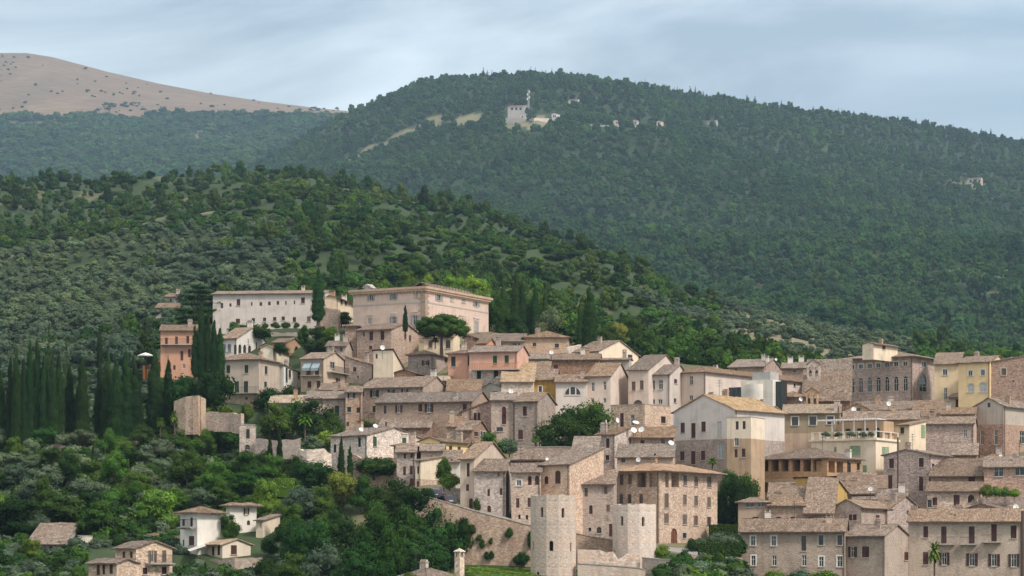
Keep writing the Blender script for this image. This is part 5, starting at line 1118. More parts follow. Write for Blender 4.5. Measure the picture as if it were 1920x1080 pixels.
H('tiled roof house behind the stone gabled house, left of the tall pipe', 1560, 1640, 1642, 925, 955, 's', 'S', '1580,936,6,5,D', D=8, p=.4, Y=404, pipe=False, ch=[(1600,.3,.9)])
H('long beige house with two rows of tall windows along the bottom', 1388, 1585, 1586, 995, 1100, 'x', 'PS', '1412,1014,9,18,WF;1451,1014,9,19,WF;1507,1019,9,28,D;1539.5,1013,9,18,DF;1574.5,1013,9,18,DF;1412.7,1051,8,19,WF;1452,1051,9,19,W;1508,1051,9,20,W;1540,1053,9,19,WF;1575,1053,10,20,WF', D=10, p=.34, Y=371, pipe=2, over=.7, t=2)
H('beige house with open brown shutters and a sunlit brick side', 1585, 1659, 1704, 1004, 1100, 'x', 'PS', '1599,1035,16,20,OB;1623,1035,13,20,B;1701,1043,8,15,B', D=11, t=22, p=.33, Y=370, pipe=2, over=.6)
rowb = H('wide beige house with brown shutters and three balconies at the lower right', 1703, 1917, 1918, 976, 1100, 'x', 'PS',
  '1735.7,997.5,9,21,B;1769.6,1003,10,32,B;1822,1003,11,32,B;1863.7,999,10,32,B;1900.5,997.5,11,24,B;1735.7,1047,10,23,B;1770.5,1047.6,19,23,OB;1822.5,1049.4,20,23,OB;1864,1050,20,23,OB;1901,1050.7,20,24,OB', D=10, t=2, p=.34, Y=374, pipe=2, over=.7, bal=[(1757,1791,1020),(1800,1832,1020),(1842,1878,1016)], ch=[(1712,.2,.9),(1798,.2,1.0)])
# lower left houses
H('white villa with a balcony and hipped roof on the garden slope', 338, 370, 414, 959, 1042, 'h', 'WH', '344,979.6,5,13,B;359,979,5,17,B;359,1013.8,10,17,B;344,1018,3,12,B;400,962.8,9,3,D', D=9, t=52, p=.34, bal=[(346,368,988)], pipe=False, over=.7)
H('square white tower house with paired brown windows beside the villa', 424, 431, 481, 946, 1002, 'h', 'WH', '461.6,959,10,12,OB;466,980,6,9,AB', D=8, t=62, p=.33, pipe=False, over=.7)
H('low white shed roofed house right of the white tower house', 480, 493, 525, 976, 1010, 's', 'CR', '488.5,985,4,13,W', D=7, p=.12, pipe=False)
H('long low cottage with three brown doors in front of the villa', 389, 417, 470, 1021, 1048, 'x', 'CR', '399.4,1033,5,17,B;410,1032,5,18,B;438.5,1031,11,17,B', D=9, t=48, p=.28, pipe=False, rt='t')
H('brick gabled house with a balcony at the lower left', 216, 255, 323, 1028, 1110, 'x', 'SW', '232,1040,5,12,B;246,1040,5,12,B;285.8,1043.3,14,22,OK;308,1043,8,22,K;272,1070.4,9,13,B;308,1070,9,13,B', D=12, t=52, p=.30, bal=[(272,318,1056)], pipe=False, Y=316)
H('low wing with three brown shutters left of the brick gabled house', 166, 219, 257, 1056, 1110, 'x', 'SL', '184,1069,6,18,B;194.4,1068,5,18,B;208.3,1067,6,18,B', D=9, t=40, p=.25, pipe=False, Y=313)
H('derelict shed with a rusty brown roof among the bushes', 51, 120, 146, 1020, 1040, 's', 'GY', '105,1024,10,8,D', D=9, p=.3, rt='n', Y=348, pipe=False, name='shed', cat='shed')
H('small cream block beside the derelict shed', 146, 160, 175, 1005, 1042, 'f', 'CR', '', D=4, Y=350, pipe=False, name='shed', cat='shed')
H('stone house with a pyramid roof and chimney turret at the bottom edge', 742, 800, 862, 1083, 1110, 'h', 'SW', '', D=12, t=42, p=.42, Y=322, pipe=False)
def turret(b):
    u, z, _ = b.loc(861, 1075, False); m = MB(); x = .1; y0 = u - .4; m.box(-.4, .45, y0, y0 + .85, -3, z + 2.0)
    for q in ((-.4, -.25), (.0, .1), (.3, .45)): m.box(q[0], q[1], y0, y0 + .14, z + 2.002, z + 2.6); m.box(q[0], q[1], y0 + .7, y0 + .85, z + 2.002, z + 2.6)
    m.box(-.5, .55, y0 - .1, y0 + .95, z + 2.602, z + 2.7)
    for s in ((-.5, y0 - .1, .55, y0 - .1), (.55, y0 - .1, .55, y0 + .95), (.55, y0 + .95, -.5, y0 + .95), (-.5, y0 + .95, -.5, y0 - .1)): m.poly([(s[0], s[1], z + 2.7), (s[2], s[3], z + 2.7), (.02, y0 + .42, z + 3.1)])
    m.build('chimney_turret', [W['SW']], b.root)
turret(ALLB['stone house with a pyramid roof and chimney turret at the bottom edge'])
# towers and the ruined gate wall
tower('big twelve sided pale stone tower with arched openings', 1037.5, 43.5, 12, -18, 930, 1100, 345, 'TW',
  '1016,960.4,6,18,AS;1055.7,961.6,6,18,AS;1033.8,1023.5,7,19,AS;1000,1023.5,4,18,AS;1070,1025.4,4,17,AS;1008.5,1077,6,10,AS',
  [(x, y) for y in (938,952,983,1007,1045,1062) for x in (1003,1019,1030,1041,1052,1062)])
tower('shorter twelve sided pale stone tower in front of the loggia house', 1189.5, 41.5, 12, -20, 947, 1070, 352, 'TW',
  '1166,976.5,6,18,AS;1206,977.7,6,18,AS;1152.5,1035,3,9,AS', [(x, y) for y in (958,978,998,1020) for x in (1158,1176,1186,1198,1217)])
wallrun('town_wall', 'high stone town wall carrying the street, dropping towards the round tower', 'wall', [(778,925,356.15),(808,934,356.15),(842,944,356.15),(900,961,356.15),(950,974,356.15),(1000,987,356.15),(1081,1001,356.15),(1150,1013,356.4),(1166,1016,357)], 'S', 9, th=.9, cap='SL')
wallrun('ruined_wall', 'jagged pale ruined wall between the two towers', 'wall', [(1083,1032,347),(1110,1036,347),(1150,1041,347),(1200,1045,347.5)], 'RU', 5, th=.8, jag=.55, seed=5)
wallrun('gate_ledge', 'flat pale ledge below the ruined wall between the towers', 'wall', [(1083,1057,343),(1196,1065,343),(1210,1069,343)], 'TW', 4, th=1.2, cap='c')
wallrun('terrace_wall', 'short stone parapet right of the shorter tower', 'wall', [(1204,1046,347),(1236,1050,345),(1272,1050,344)], 'S', 5, th=.5, cap='c')
wallrun('terrace_wall', 'long stone garden wall below the hedge right of the loggia house', 'wall', [(1295,1040,352),(1340,1043,352),(1392,1046,353)], 'S', 5, th=.5)
# retaining and garden walls on the left
wallrun('bastion_wall', 'tall curved stone bastion wall above the palms', 'wall', [(326,752,424),(348,744,421),(372,741,420),(386,748,424)], 'SL', 6, th=.8)
wallrun('garden_wall', 'stone garden wall with ivy right of the bastion', 'wall', [(386,772,420),(430,774,418),(452,776,416)], 'S', 3, th=.6, jag=.1)
H('small garden house with a pointed arched window and a balustrade', 449, 478, 480, 797, 845, 'f', 'SL', '464.8,813,7,18,AN;464,838,9,10,AD', D=6, Y=412, pipe=False, dn=7)
wallrun('garden_wall', 'pinkish terrace wall behind the two garden cypresses', 'wall', [(478,822,411),(520,826,410),(563,822,410)], 'S', 3, jag=.12)
wallrun('retaining_wall', 'pale rocky retaining wall with ivy below the palm garden', 'wall', [(546,846,404),(575,842,402),(608,843,402),(622,848,403)], 'RU', 5, jag=.3, th=.9)
wallrun('garden_wall', 'pink stone wall left of the narrow three storey house', 'wall', [(655,852,398),(690,862,396),(744,858,393)], 'S', 5, jag=.25)
wallrun('terrace_wall', 'long retaining wall below the convent garden', 'wall', [(470,622,519),(540,624,518),(595,622,517)], 'PB', 3.5, jag=.1)
wallrun('buttress_wall', 'rubble buttress wall right of the convent cypress', 'wall', [(597,585,522),(606,577,522),(634,580,521)], 'S', 5, jag=.2, th=1.2)
wallrun('retaining_wall', 'stone retaining wall behind the parked cars', 'wall', [(808,910,376),(850,915,375),(863,918,374)], 'SL', 4)
wallrun('garden_wall', 'curved stone terrace wall below the villa', 'wall', [(348,1046,349),(400,1050,346),(440,1046,344),(492,1046,345)], 'SL', 3, jag=.08)
wallrun('garden_wall', 'old stone wall left of the villa behind the shrubs', 'wall', [(246,1000,362),(300,1000,362),(338,1004,360)], 'S', 3, jag=.1)
wallrun('garden_wall', 'low stone wall under the dark cypress row', 'wall', [(95,833,424),(150,837,423),(215,832,423),(262,826,424)], 'SD', 2, jag=.15)
# street and yard surfaces
def street():
    m, nt, b = new_mat('paving', .9); g = N(nt, 'ShaderNodeNewGeometry'); nt.links.new(ramp(nt, noise(nt, g.outputs['Position'], .8, 5), [(.3, (.20,.18,.16)), (.7, (.33,.30,.27))]), b.inputs['Base Color'])
    V, Fq = [], []
    xs = list(range(778, 1165, 8))
    for i, x in enumerate(xs):
        for Y in (357.2, 360, 363, 367): V.append(((x - HX) * Y / F, Y, float(zA(x, Y)) + .06))
        if i:
            for k in range(3): o = (i - 1) * 4 + k; Fq.append((o, o + 1, o + 5, o + 4))
    me = bpy.data.meshes.new('street'); me.from_pydata(V, [], Fq); me.materials.append(m); me.update(); tag(link('street', me), kind='structure')
    V, Fq = [], []
    xs = list(range(1225, 1330, 6))
    for i, x in enumerate(xs):
        for Y in (348, 355, 362, 369): V.append(((x - HX) * Y / F, Y, float(zA(x, Y)) + .08))
        if i:
            for k in range(3): o = (i - 1) * 4 + k; Fq.append((o, o + 1, o + 5, o + 4))
    me = bpy.data.meshes.new('courtyard'); me.from_pydata(V, [], Fq); me.materials.append(m); me.update(); tag(link('courtyard', me), kind='structure')
street()
# ---------------------------------------------------------------- trees and plants one can tell apart
def tree(kind, px, top, base, wpx, label, cat='tree', group=None, name=None, Y=None, var=None, rot=None):
    if Y is None: Y = inv(px, base)
    pr = PR[kind]; k = (int(px * 7 + base * 3) if var is None else var) % len(pr); s = Y / F
    o = link(name or {'cypress': 'cypress_tree', 'conifer': 'conifer_tree', 'olive': 'olive_tree', 'cedar': 'cedar_tree', 'stonepine': 'stone_pine', 'palm': 'palm_tree'}.get(kind, 'shrub' if 'bush' in kind or kind == 'grey' else 'broadleaf_tree'), None)
    o.location = P(px, base, Y); hgt = (base - top) * s; wd = wpx * s * (1.15 if kind == 'cypress' else 1.15)
    o.scale = (wd, wd, hgt); o.rotation_euler = (0, 0, (px * 1.7 + base) % 6.28 if rot is None else rot)
    tag(o, label, cat, group); link('crown', pr[k][0], o); link('trunk', pr[k][1], o); return o
ORD = ['first','second','third','fourth','fifth','sixth','seventh','eighth','ninth','tenth','eleventh','twelfth','thirteenth','fourteenth','fifteenth','sixteenth','seventeenth','eighteenth','nineteenth','twentieth']
def row(kind, lst, fmt, group, cat='tree', **kw):
    lst = sorted(lst)
    for i, (px, top, base, wd) in enumerate(lst): tree(kind, px, top, base, wd, fmt % ORD[i], cat, group, **kw)
# the dark cypress row on the left, in two clumps
g = 'cypresses of the dark row on the left slope'
row('cypress', [(2,690,846,26),(20,655,850,24),(31,640,852,24),(44,658,850,26),(56,625,848,24),(70,622,846,26),(84,650,846,30),(98,655,846,28),(110,648,842,28),(131,672,834,28),(154,656,836,34)], '%s cypress from the left in the dense dark row at the left edge', g, 'cypress')
row('conifer', [(92,600,800,34),(124,632,806,30),(28,640,802,28)], '%s feathery conifer from the left rising behind the dark cypress row', 'conifers behind the cypress row', 'conifer')
g = 'cypresses in the dark clump left of the orange house'
row('cypress', [(188,668,822,30),(202,652,826,32),(218,662,828,34),(236,648,824,34),(254,668,822,34),(290,640,815,40),(316,664,812,32)], '%s cypress from the left in the dark clump before the orange house', g, 'cypress')
tree('cypress', 187, 603, 690, 13, 'lone slim cypress standing apart on the olive slope', 'cypress', Y=520)
g = 'cypresses in the tight cluster beside the orange house'
row('cypress', [(366,604,706,20),(377,556,708,22),(389,578,710,21),(401,590,712,22),(413,606,712,22)], '%s cypress from the left in the tight tall cluster right of the orange house', g, 'cypress', Y=437)
tree('cypress', 597, 496, 602, 30, 'broad tall cypress standing before the right end of the convent', 'cypress', Y=512, var=1)
tree('cypress', 760, 568, 622, 12, 'thin short cypress in front of the pink palazzo', 'cypress', Y=482)
tree('cypress', 1105, 530, 655, 36, 'tallest dark cypress right of the park, beside the cream gable', 'cypress', Y=516, var=0)
tree('cypress', 1088, 560, 655, 18, 'slimmer cypress just left of the tallest dark cypress', 'cypress', Y=524)
tree('cypress', 1247, 636, 690, 13, 'small slim cypress behind the theatre row roofs', 'cypress', Y=528)
tree('cypress', 1268, 652, 690, 10, 'faint tiny cypress right of the small slim one', 'cypress', Y=560)
row('cypress', [(943,520,640,24),(967,503,620,24),(979,520,620,20),(1003,528,640,26),(1022,542,640,20)], '%s cypress from the left rising out of the dark park behind the palazzo', 'cypresses of the palazzo park', 'cypress', Y=545)
for x, t_, b_, w_, l in ((506,812,872,13,'left'),(524,798,898,16,'right')): tree('cypress', x, t_, b_, w_, '%s one of the two garden cypresses before the pinkish terrace wall' % l, 'cypress', 'two cypresses before the terrace wall', Y=402)
for x, t_, b_, w_, l in ((640,812,908,17,'taller left'),(656,830,908,15,'shorter right')): tree('cypress', x, t_, b_, w_, '%s one of two cypresses before the pale stone house with green shutters' % l, 'cypress', 'two cypresses before the green shuttered house', Y=394)
# park behind the palazzo
for a in ((764,503,560,46,'broad','round green treetop showing above the left part of the palazzo roof'),(722,520,560,24,'bright','small yellow green treetop above the palazzo terrace rail'),(800,508,560,34,'bright','yellow green treetop between the palazzo attic and the chimney'),(852,512,575,52,'bright','bright green treetop over the right end of the palazzo attic'),(893,512,600,64,'bright','large bright green tree rising behind the right corner of the palazzo')):
    tree(a[4], a[0], a[1], a[2], a[3], a[5], Y=552)
for a in ((925,535,650,50,'dark','dark broad tree touching the right corner of the palazzo'),(962,575,652,60,'dark','dark low tree in the park above the square stone house'),(1000,545,650,72,'broad','big rounded dark green tree in the middle of the park'),(1048,585,655,60,'broad','smooth mid green tree between the park and the tall cypresses'),(1032,560,640,50,'grey','greyish feathery tree at the back of the park'),(1070,600,650,36,'dark','dark tree squeezed left of the tall cypress pair'),(1142,604,665,54,'dark','dark tree right of the tallest cypress above the cream gable'),(1182,585,672,72,'broad','wide brownish green tree behind the cream gable'),(1216,612,688,46,'dark','small dark tree at the right end of the park trees'),(1160,600,660,40,'yellow','dry yellowish tree behind the cream gable top'),(1240,660,694,34,'bright','low light green tree behind the theatre row roofs')):
    tree(a[4], a[0], a[1], a[2], a[3], a[5], Y=532 + (a[0] % 7) * 3)
tree('stonepine', 828, 584, 662, 98, 'umbrella shaped stone pine in front of the pink palazzo', 'stone pine', Y=478)
tree('cedar', 374, 530, 625, 78, 'big flat branched cedar left of the convent', 'cedar', Y=535)
tree('conifer', 274, 578, 705, 54, 'brownish airy conifer left of the orange house', 'conifer', Y=470)
tree('darkbush', 352, 688, 780, 80, 'dark dense evergreen oak above the bastion wall, left half', 'tree', Y=432, name='evergreen_tree'); tree('darkbush', 402, 676, 772, 66, 'dark dense evergreen oak above the bastion wall, right half', 'tree', Y=430, name='evergreen_tree')
tree('bush', 452, 606, 632, 50, 'spreading green bush under the convent wall, left end', 'shrub', Y=514); tree('bush', 480, 600, 640, 60, 'wide green bush below the middle of the convent', 'shrub', Y=512)
row('bush', [(436,598,618,15),(496,601,618,13),(517,600,617,17),(538,599,617,17),(556,600,617,10)], '%s small round garden tree from the left along the convent wall', 'small trees along the convent wall', 'tree', Y=519)
for a in ((571,608,662,27,'broad','egg shaped green tree below the convent cypress',500),(618,608,650,42,'bright','bright yellow green tree left of the stone houses below the palazzo',498),(640,580,612,50,'dark','dark green round tree between the convent wing and the palazzo',524),(600,604,640,36,'darkbush','dark green shrub below the rubble buttress',512),(600,630,672,60,'darkbush','dark shrub mass below the bright yellow green tree',494),(525,640,664,30,'darkbush','small dark shrub on the tan cottage roof edge',486)):
    tree(a[4], a[0], a[1], a[2], a[3], a[5], Y=a[6])
# middle gardens
for a in ((505,722,770,58,'darkbush','dark round shrub before the beige house with green shutters'),(545,716,768,44,'darkbush','dark shrub below the white annex'),(462,748,792,26,'brightbush','small bright green shrub under the beige house'),(512,748,828,70,'full','light green rounded tree at the left of the palm garden'),(550,742,822,62,'full','mid green tree left of the garden palm'),(594,738,832,86,'fulldark','large dark green tree behind the garden palm'),(618,764,838,50,'fulldark','dark tree at the right edge of the palm garden'),(583,806,850,50,'grey','grey green climbing bush on the rocky wall'),(545,822,860,44,'brightbush','bright green bush above the rocky wall'),(615,800,846,52,'brightbush','bright green bush right of the palm garden'),(672,778,812,40,'brightbush','light green bush in the gap below the long stone house'),(414,780,850,70,'full','round green tree against the garden house wall'),(408,750,782,46,'brightbush','bright green bush on the ivy wall'),(580,852,915,84,'fulldark','dark green bush below the rocky retaining wall'),(530,896,922,50,'brightbush','flat topped light green bush'),(392,800,846,50,'darkbush','dark bush at the foot of the ivy wall'),(345,806,850,50,'bush','green bush at the foot of the bastion wall, left one'),(374,808,852,44,'brightbush','bright bush at the foot of the bastion wall, right one'),(492,838,888,60,'fulldark','dark tree under the garden house wall'),(548,850,900,56,'full','green tree before the left end of the rocky wall'),(455,832,872,44,'grey','silvery bush under the small garden house'),(612,868,915,50,'darkbush','dark bush right of the rocky retaining wall'),(705,706,722,24,'bush','small round green bush behind the cream side wall'),(846,690,716,20,'brightbush','leafy green plant on the small balcony beside the salmon terrace')):
    tree(a[4], a[0], a[1], a[2], a[3], a[5], 'shrub' if 'bush' in a[5] or 'shrub' in a[5] or 'plant' in a[5] else 'tree')
tree('palm', 572, 772, 822, 34, 'bushy palm in the garden of dark trees', 'palm', Y=398)
tree('palm', 1752, 1014, 1092, 30, 'palm with a round crown in front of the wide beige house', 'palm', Y=362)
tree('palm', 301, 782, 816, 20, 'small palm left of the bastion wall', 'palm', Y=410); tree('palm', 327, 770, 812, 20, 'small palm at the foot of the bastion wall', 'palm', Y=411)
tree('palm', 1004, 816, 842, 22, 'low palm under the stone house beside the round tree', 'palm', Y=422); tree('palm', 1336, 858, 884, 26, 'light green palm top above the loggia house roof', 'palm', Y=398); tree('palm', 816, 632, 652, 20, 'small dark palm beside the stone pine', 'palm', Y=480)
tree('fulldark', 1056, 752, 852, 92, 'round dark green tree, left half of the pair below the theatre row', 'tree', Y=428); tree('full', 1110, 746, 850, 88, 'round lighter green tree, right half of the pair below the theatre row', 'tree', Y=430, var=1)
tree('broad', 918, 806, 862, 62, 'light green tree in the walled garden above the street houses', Y=402); tree('darkbush', 892, 822, 864, 40, 'dark green shrub at the left of the walled garden', 'shrub', Y=404); tree('grey', 955, 812, 856, 40, 'grey green shrub with pale flowers in the walled garden', 'shrub', Y=403)
tree('broad', 832, 856, 916, 34, 'slim green tree beside the white plastered wall', Y=374); tree('brightbush', 843, 880, 918, 38, 'bright green bush on the wall behind the parked cars', 'shrub', Y=373)
tree('darkbush', 700, 848, 896, 76, 'dark green creeper mass on the pink stone wall', 'shrub', Y=395); tree('darkbush', 728, 850, 896, 40, 'dark green shrub left of the narrow three storey house', 'shrub', Y=394)
tree('dark', 1380, 880, 1000, 72, 'big dark green tree right of the loggia house', Y=398); tree('broad', 1368, 876, 940, 44, 'lighter tree top beside the loggia house eave', Y=402); tree('dark', 1352, 905, 1000, 40, 'dark narrow tree hugging the loggia house wall', Y=400); tree('dark', 1402, 872, 1010, 58, 'dark tree left of the house with planted windows', Y=396)
tree('brightbush', 1240, 1016, 1048, 38, 'round green bush in front of the loggia house door', 'shrub', Y=352); tree('grey', 1310, 1003, 1034, 44, 'grey lavender shrub beside the courtyard', 'shrub', Y=366); tree('grey', 1352, 990, 1030, 50, 'tall grey green shrub above the clipped hedge', 'shrub', Y=364); tree('darkbush', 1297, 1006, 1034, 20, 'small dark shrub at the loggia house corner', 'shrub', Y=364)
for a in ((1268,1058,1086,40,'grey'),(1305,1062,1092,44,'bush'),(1345,1056,1090,50,'darkbush'),(1236,1060,1088,30,'bush')): tree(a[4], a[0], a[1], a[2], a[3], {1268: 'grey weed bush below the short parapet', 1305: 'green weed bush under the garden wall', 1345: 'dark bush under the long garden wall', 1236: 'small green bush right of the shorter tower foot'}[a[0]], 'shrub', Y=340)
for a in ((1455,1062,1100,46,'brightbush','fresh green bush, left of three along the long beige house'),(1500,1058,1100,50,'grey','white flowering oleander, middle of three bushes along the long beige house'),(1545,1062,1100,52,'brightbush','fresh green bush, right of three along the long beige house')): tree(a[4], a[0], a[1], a[2], a[3], a[5], 'shrub', Y=362)
row('brightbush', [(1850,902,934,24),(1866,906,934,22),(1884,908,934,20),(1902,912,934,22)], '%s leafy vine clump from the left on the terrace at the right edge', 'vine clumps on the right terrace', 'vine', Y=401)
row('bush', [(895,926,960,14)], '%s climbing ivy beside the arched brown door', None, 'ivy', Y=366.5)
row('darkbush', [(955,986,1010,16),(921,1006,1022,8),(905,1008,1030,10),(868,960,1012,26),(884,978,1004,16),(912,1030,1050,11),(921,1030,1050,9),(978,1028,1062,26),(994,988,1030,14),(899,1000,1016,12)], '%s dark ivy tuft from the left on the high town wall', 'ivy tufts on the town wall', 'ivy', Y=355.9)
row('grey', [(1548,806,820,16),(1572,807,820,15),(1596,806,820,16),(1618,807,820,15),(1634,807,820,12)], '%s planter shrub from the left on the balustraded terrace', 'planter shrubs on the terrace', 'shrub', Y=424.6)
# the lower wood in front of the town wall
LW = [(560,905,985,64,'olive','silvery olive tree right of the white shed house'),(600,905,980,70,'broad','mid green tree below the rocky retaining wall'),(540,975,1055,60,'dark','dark tree just right of the white shed house'),(578,950,1075,98,'fulldark','large dark tree at the left of the lower wood'),
 (640,878,960,70,'yellow','yellowing tree at the top of the lower wood'),(684,884,965,64,'broad','green tree beside the yellowing one, below the two cypresses'),(735,885,985,94,'fulldark','dark crowned tree below the narrow three storey house'),(786,905,1000,78,'dark','dark tree leaning over the top of the street wall'),(640,940,1060,92,'fulldark','deep green tree in the middle left of the lower wood'),(700,935,1060,86,'broad','green tree in the centre of the lower wood'),
 (760,945,1060,88,'broad','rounded green tree in the centre right of the lower wood'),(822,935,1060,84,'fulldark','dark tree against the street wall'),(852,955,1062,54,'darkbush','dark ivy heap climbing the left end of the high town wall'),(610,1000,1100,80,'grey','greyish oak at the bottom left of the lower wood'),(680,1000,1110,98,'fulldark','dark tree at the bottom centre of the lower wood'),(730,985,1105,70,'broad','green tree behind the pyramid roofed house'),(790,990,1080,92,'fulldark','dark tree behind the chimney turret roof'),(548,1030,1105,60,'broad','small green tree beside the street lamp'),(840,1000,1075,44,'dark','dark shrubby tree left of the chimney turret'),(500,1035,1098,50,'darkbush','dark shrub right of the curved stone terrace wall')]
for a in LW: tree(a[4], a[0], a[1], a[2], a[3], a[5], 'tree')
# garden slope on the lower left: bands of mixed trees, told apart by kind and order
rs = random.Random(77); BANDS = [(858,'just below the dark cypress row'),(892,'in the second belt below the cypress row'),(930,'across the middle of the left garden slope'),(968,'in the belt above the villa roofs'),(1006,'level with the derelict shed roof'),(1044,'in the shrub belt before the derelict shed'),(1092,'along the very bottom left')]
NM = {'olive': ('silvery olive tree','tree','olive_tree'), 'broad': ('mid green leafy tree','tree','broadleaf_tree'), 'dark': ('dark green leafy tree','tree','broadleaf_tree'), 'bright': ('fresh green tree','tree','broadleaf_tree'), 'grey': ('grey green shrub','shrub','shrub'), 'darkbush': ('dark green shrub','shrub','shrub'), 'bush': ('mid green shrub','shrub','shrub')}
for bi, (by, where) in enumerate(BANDS):
    got = {}
    x = -18 + rs.uniform(0, 20)
    while x < (560 if bi < 5 else 540):
        k = rs.choice(['olive','olive','olive','grey','broad','bush','dark'] if bi < 2 else ['olive','broad','dark','dark','broad','bright','olive','bush','grey'] if bi < 5 else ['grey','bush','olive','darkbush'])
        b_ = by + rs.uniform(-14, 14); big = 1.0 if bi < 2 else 1.3 if bi < 5 else .85
        wd = rs.uniform(38, 56) * big; ht = (rs.uniform(34, 50) if k in ('olive','grey','bush','darkbush') else rs.uniform(48, 66)) * big
        skip = (322 < x < 540 and 985 < b_ < 1064) or (322 < x < 530 and b_ > 1064 and ht > 36) or (155 < x < 335 and b_ > 1012) or (30 < x < 155 and 1014 < b_ < 1062) or (230 < x < 330 and 985 < b_) or (440 < x < 560 and b_ < 890) or (410 < x < 520 and b_ < 905 and ht > 44)
        if bi == 3 and 320 < x < 500: ht = min(ht, 55); b_ = min(b_, 965)
        if not skip: got.setdefault(k, []).append((x, b_ - ht, b_, wd))
        x += wd * rs.uniform(.62, .85)
    for k, l in got.items():
        for i, (px, tp, b_, wd) in enumerate(sorted(l)):
            n = NM[k]; tree(k, px, tp, b_, wd, '%s %s from the left, %s' % (ORD[i], n[0], where), n[1], '%ss %s' % (n[0], where), name=n[2])
for a in ((30,925,1012,120,'dark','widest dark tree at the far left above the derelict shed'),(118,918,1004,110,'dark','wide dark tree right of the widest one, above the derelict shed'),(196,935,1016,96,'broad','broad green tree above the small cream block'),(70,885,955,86,'olive','large silvery olive at the left below the cypress row'),(258,880,950,80,'broad','rounded green tree below the dark cypress clump'),(470,872,935,84,'dark','dark tree above the white tower house'),(400,868,930,80,'broad','mid green tree above the villa roof')): tree(a[4], a[0], a[1], a[2], a[3], a[5])
tree('broad', 428, 960, 1018, 44, 'round leafy tree between the villa and the white tower house', Y=351); tree('grey', 338, 1010, 1052, 30, 'bare grey bush left of the villa', 'shrub', Y=348); tree('bright', 298, 908, 1004, 96, 'large fresh green tree left of the villa roof', Y=372); tree('darkbush', 504, 1000, 1045, 36, 'dark clipped shrub right of the long low cottage', 'shrub', Y=350)
for a in ((60,1006,1050,46,'bright','bright bush covering the left end of the derelict shed'),(190,1000,1044,50,'olive','olive tree right of the small cream block'),(230,1005,1048,34,'dark','small dark tree behind the brick gabled house')): tree(a[4], a[0], a[1], a[2], a[3], a[5], Y=343 if a[0] < 100 else 352)
tree('brightbush', 768, 1066, 1100, 30, 'round green bush before the pyramid roofed house', 'shrub', Y=316)
# clipped hedges
def hedge(label, x0, x1, top, base, Y, dep, mat):
    A, B_ = P(x0, base, Y), P(x1, base, Y); L_ = (B_ - A).length; h = (base - top) * Y / F; rng = np.random.default_rng(int(x0)); n = int(L_ * h * 55 + L_ * dep * 55)
    u = rng.uniform(0, L_, n); f = rng.random(n) < (h / (h + dep)); v = rng.uniform(-.3, h, n); d = rng.uniform(0, dep, n)
    C = np.column_stack([u, np.where(f, 0, d), np.where(f, v, h)]) + rng.normal(0, .05, (n, 3)); Nn = np.where(f[:, None], [[0, -1., 0]], [[0, 0, 1.]])
    V, Fq = leaves(C, Nn, .17, rng); mb = MB(); mb.box(.05, L_ - .05, .06, dep, -1.5, h - .06)
    o = len(V); V = np.vstack([V, mb.V]); Fq = np.vstack([Fq, np.array(mb.F) + o]); t = np.concatenate([rng.uniform(.1, .8, n), np.zeros(len(mb.F)) + .05])
    ob = link('hedge', mesh_np('hedge', V, Fq, (mat,), t)); ob.location = A; ob.rotation_euler = (0, 0, math.atan2(B_.y - A.y, B_.x - A.x)); tag(ob, label, 'hedge')
hedge('clipped dark hedge above the long garden wall', 1310, 1390, 1018, 1043, 356, 2.5, M_DARK)
hedge('bright lawn edged hedge behind the clipped dark hedge', 1330, 1384, 985, 1003, 385, 2, M_BRIGHT)
hedge('clipped green hedge under the curved terrace wall', 328, 388, 1066, 1084, 340, 2, M_BROAD)
hedge('clipped green hedge right of the curved terrace wall', 432, 492, 1070, 1090, 338, 2, M_BROAD)
hedge('flat topped light green hedge above the white tower house', 512, 552, 898, 912, 378, 2.5, M_BRIGHT)
hedge('long green hedge on the ground left of the rubble bastion', 386, 430, 772, 786, 424, 1.5, M_BRIGHT)
# ---------------------------------------------------------------- low growth nobody could count
a, px, rng = scatter(318, 575, 1.9, -150, 2100, seed=31); Y = a[:, 1]; row_ = G(px, Y)
ok = (px < 640) & (Y < 500) & ~((px > 330) & (px < 540) & (Y < 366)) & ~((px > 150) & (px < 335) & (Y < 352)) & ~((px > 400) & (Y > 430)) & ~((px > 610) & (Y > 385))
ok |= (px > 545) & (px < 850) & (Y < 356); ok |= (px > 300) & (px < 560) & (Y < 342); ok |= (px > 1380) & (Y < 362); ok |= (px > 1300) & (px < 1392) & (Y > 366) & (Y < 380); ok |= (px > 1236) & (px < 1392) & (Y < 350); ok |= (px > 1340) & (px < 1400) & (Y > 366) & (Y < 420); ok |= (px < 265) & (Y >= 500)
ok &= ~((px > 728) & (px < 875) & (Y < 338)); ok &= rng.random(len(a)) < .8
wood('undergrowth', 'tangled low green undergrowth on the garden slope', 'undergrowth', place(a, px, zA, ok, 2.5, 1.3 + 1.2 * vnoise(a[:, 0] / 6, Y / 6, 6), rng, .2), [join_proto('weed', 0, M_BROAD, 260, .10, 71, .2, .6, .26, .34), join_proto('weed_dark', 0, M_DARK, 260, .10, 72, .2, .6, .26, .34), join_proto('weed_grey', 0, M_OLIVE, 260, .10, 73, .2, .6, .26, .34)])
a, px, rng = scatter(540, 600, 3.4, -150, 2120, seed=32); Y = a[:, 1]
wood('slope_scrub', 'green scrub behind the upper edge of the town', 'scrub', place(a, px, zA, (px > 1050) | (Y > 552), 4.2, 2.4 + 1.6 * vnoise(a[:, 0] / 9, Y / 9, 6), rng, .1), [join_proto('edge_scrub', 0, M_BROAD, 420, .085, 75, .2, .7, .24, .36), join_proto('edge_scrub_dark', 0, M_DARK, 420, .085, 76, .2, .7, .24, .36)])
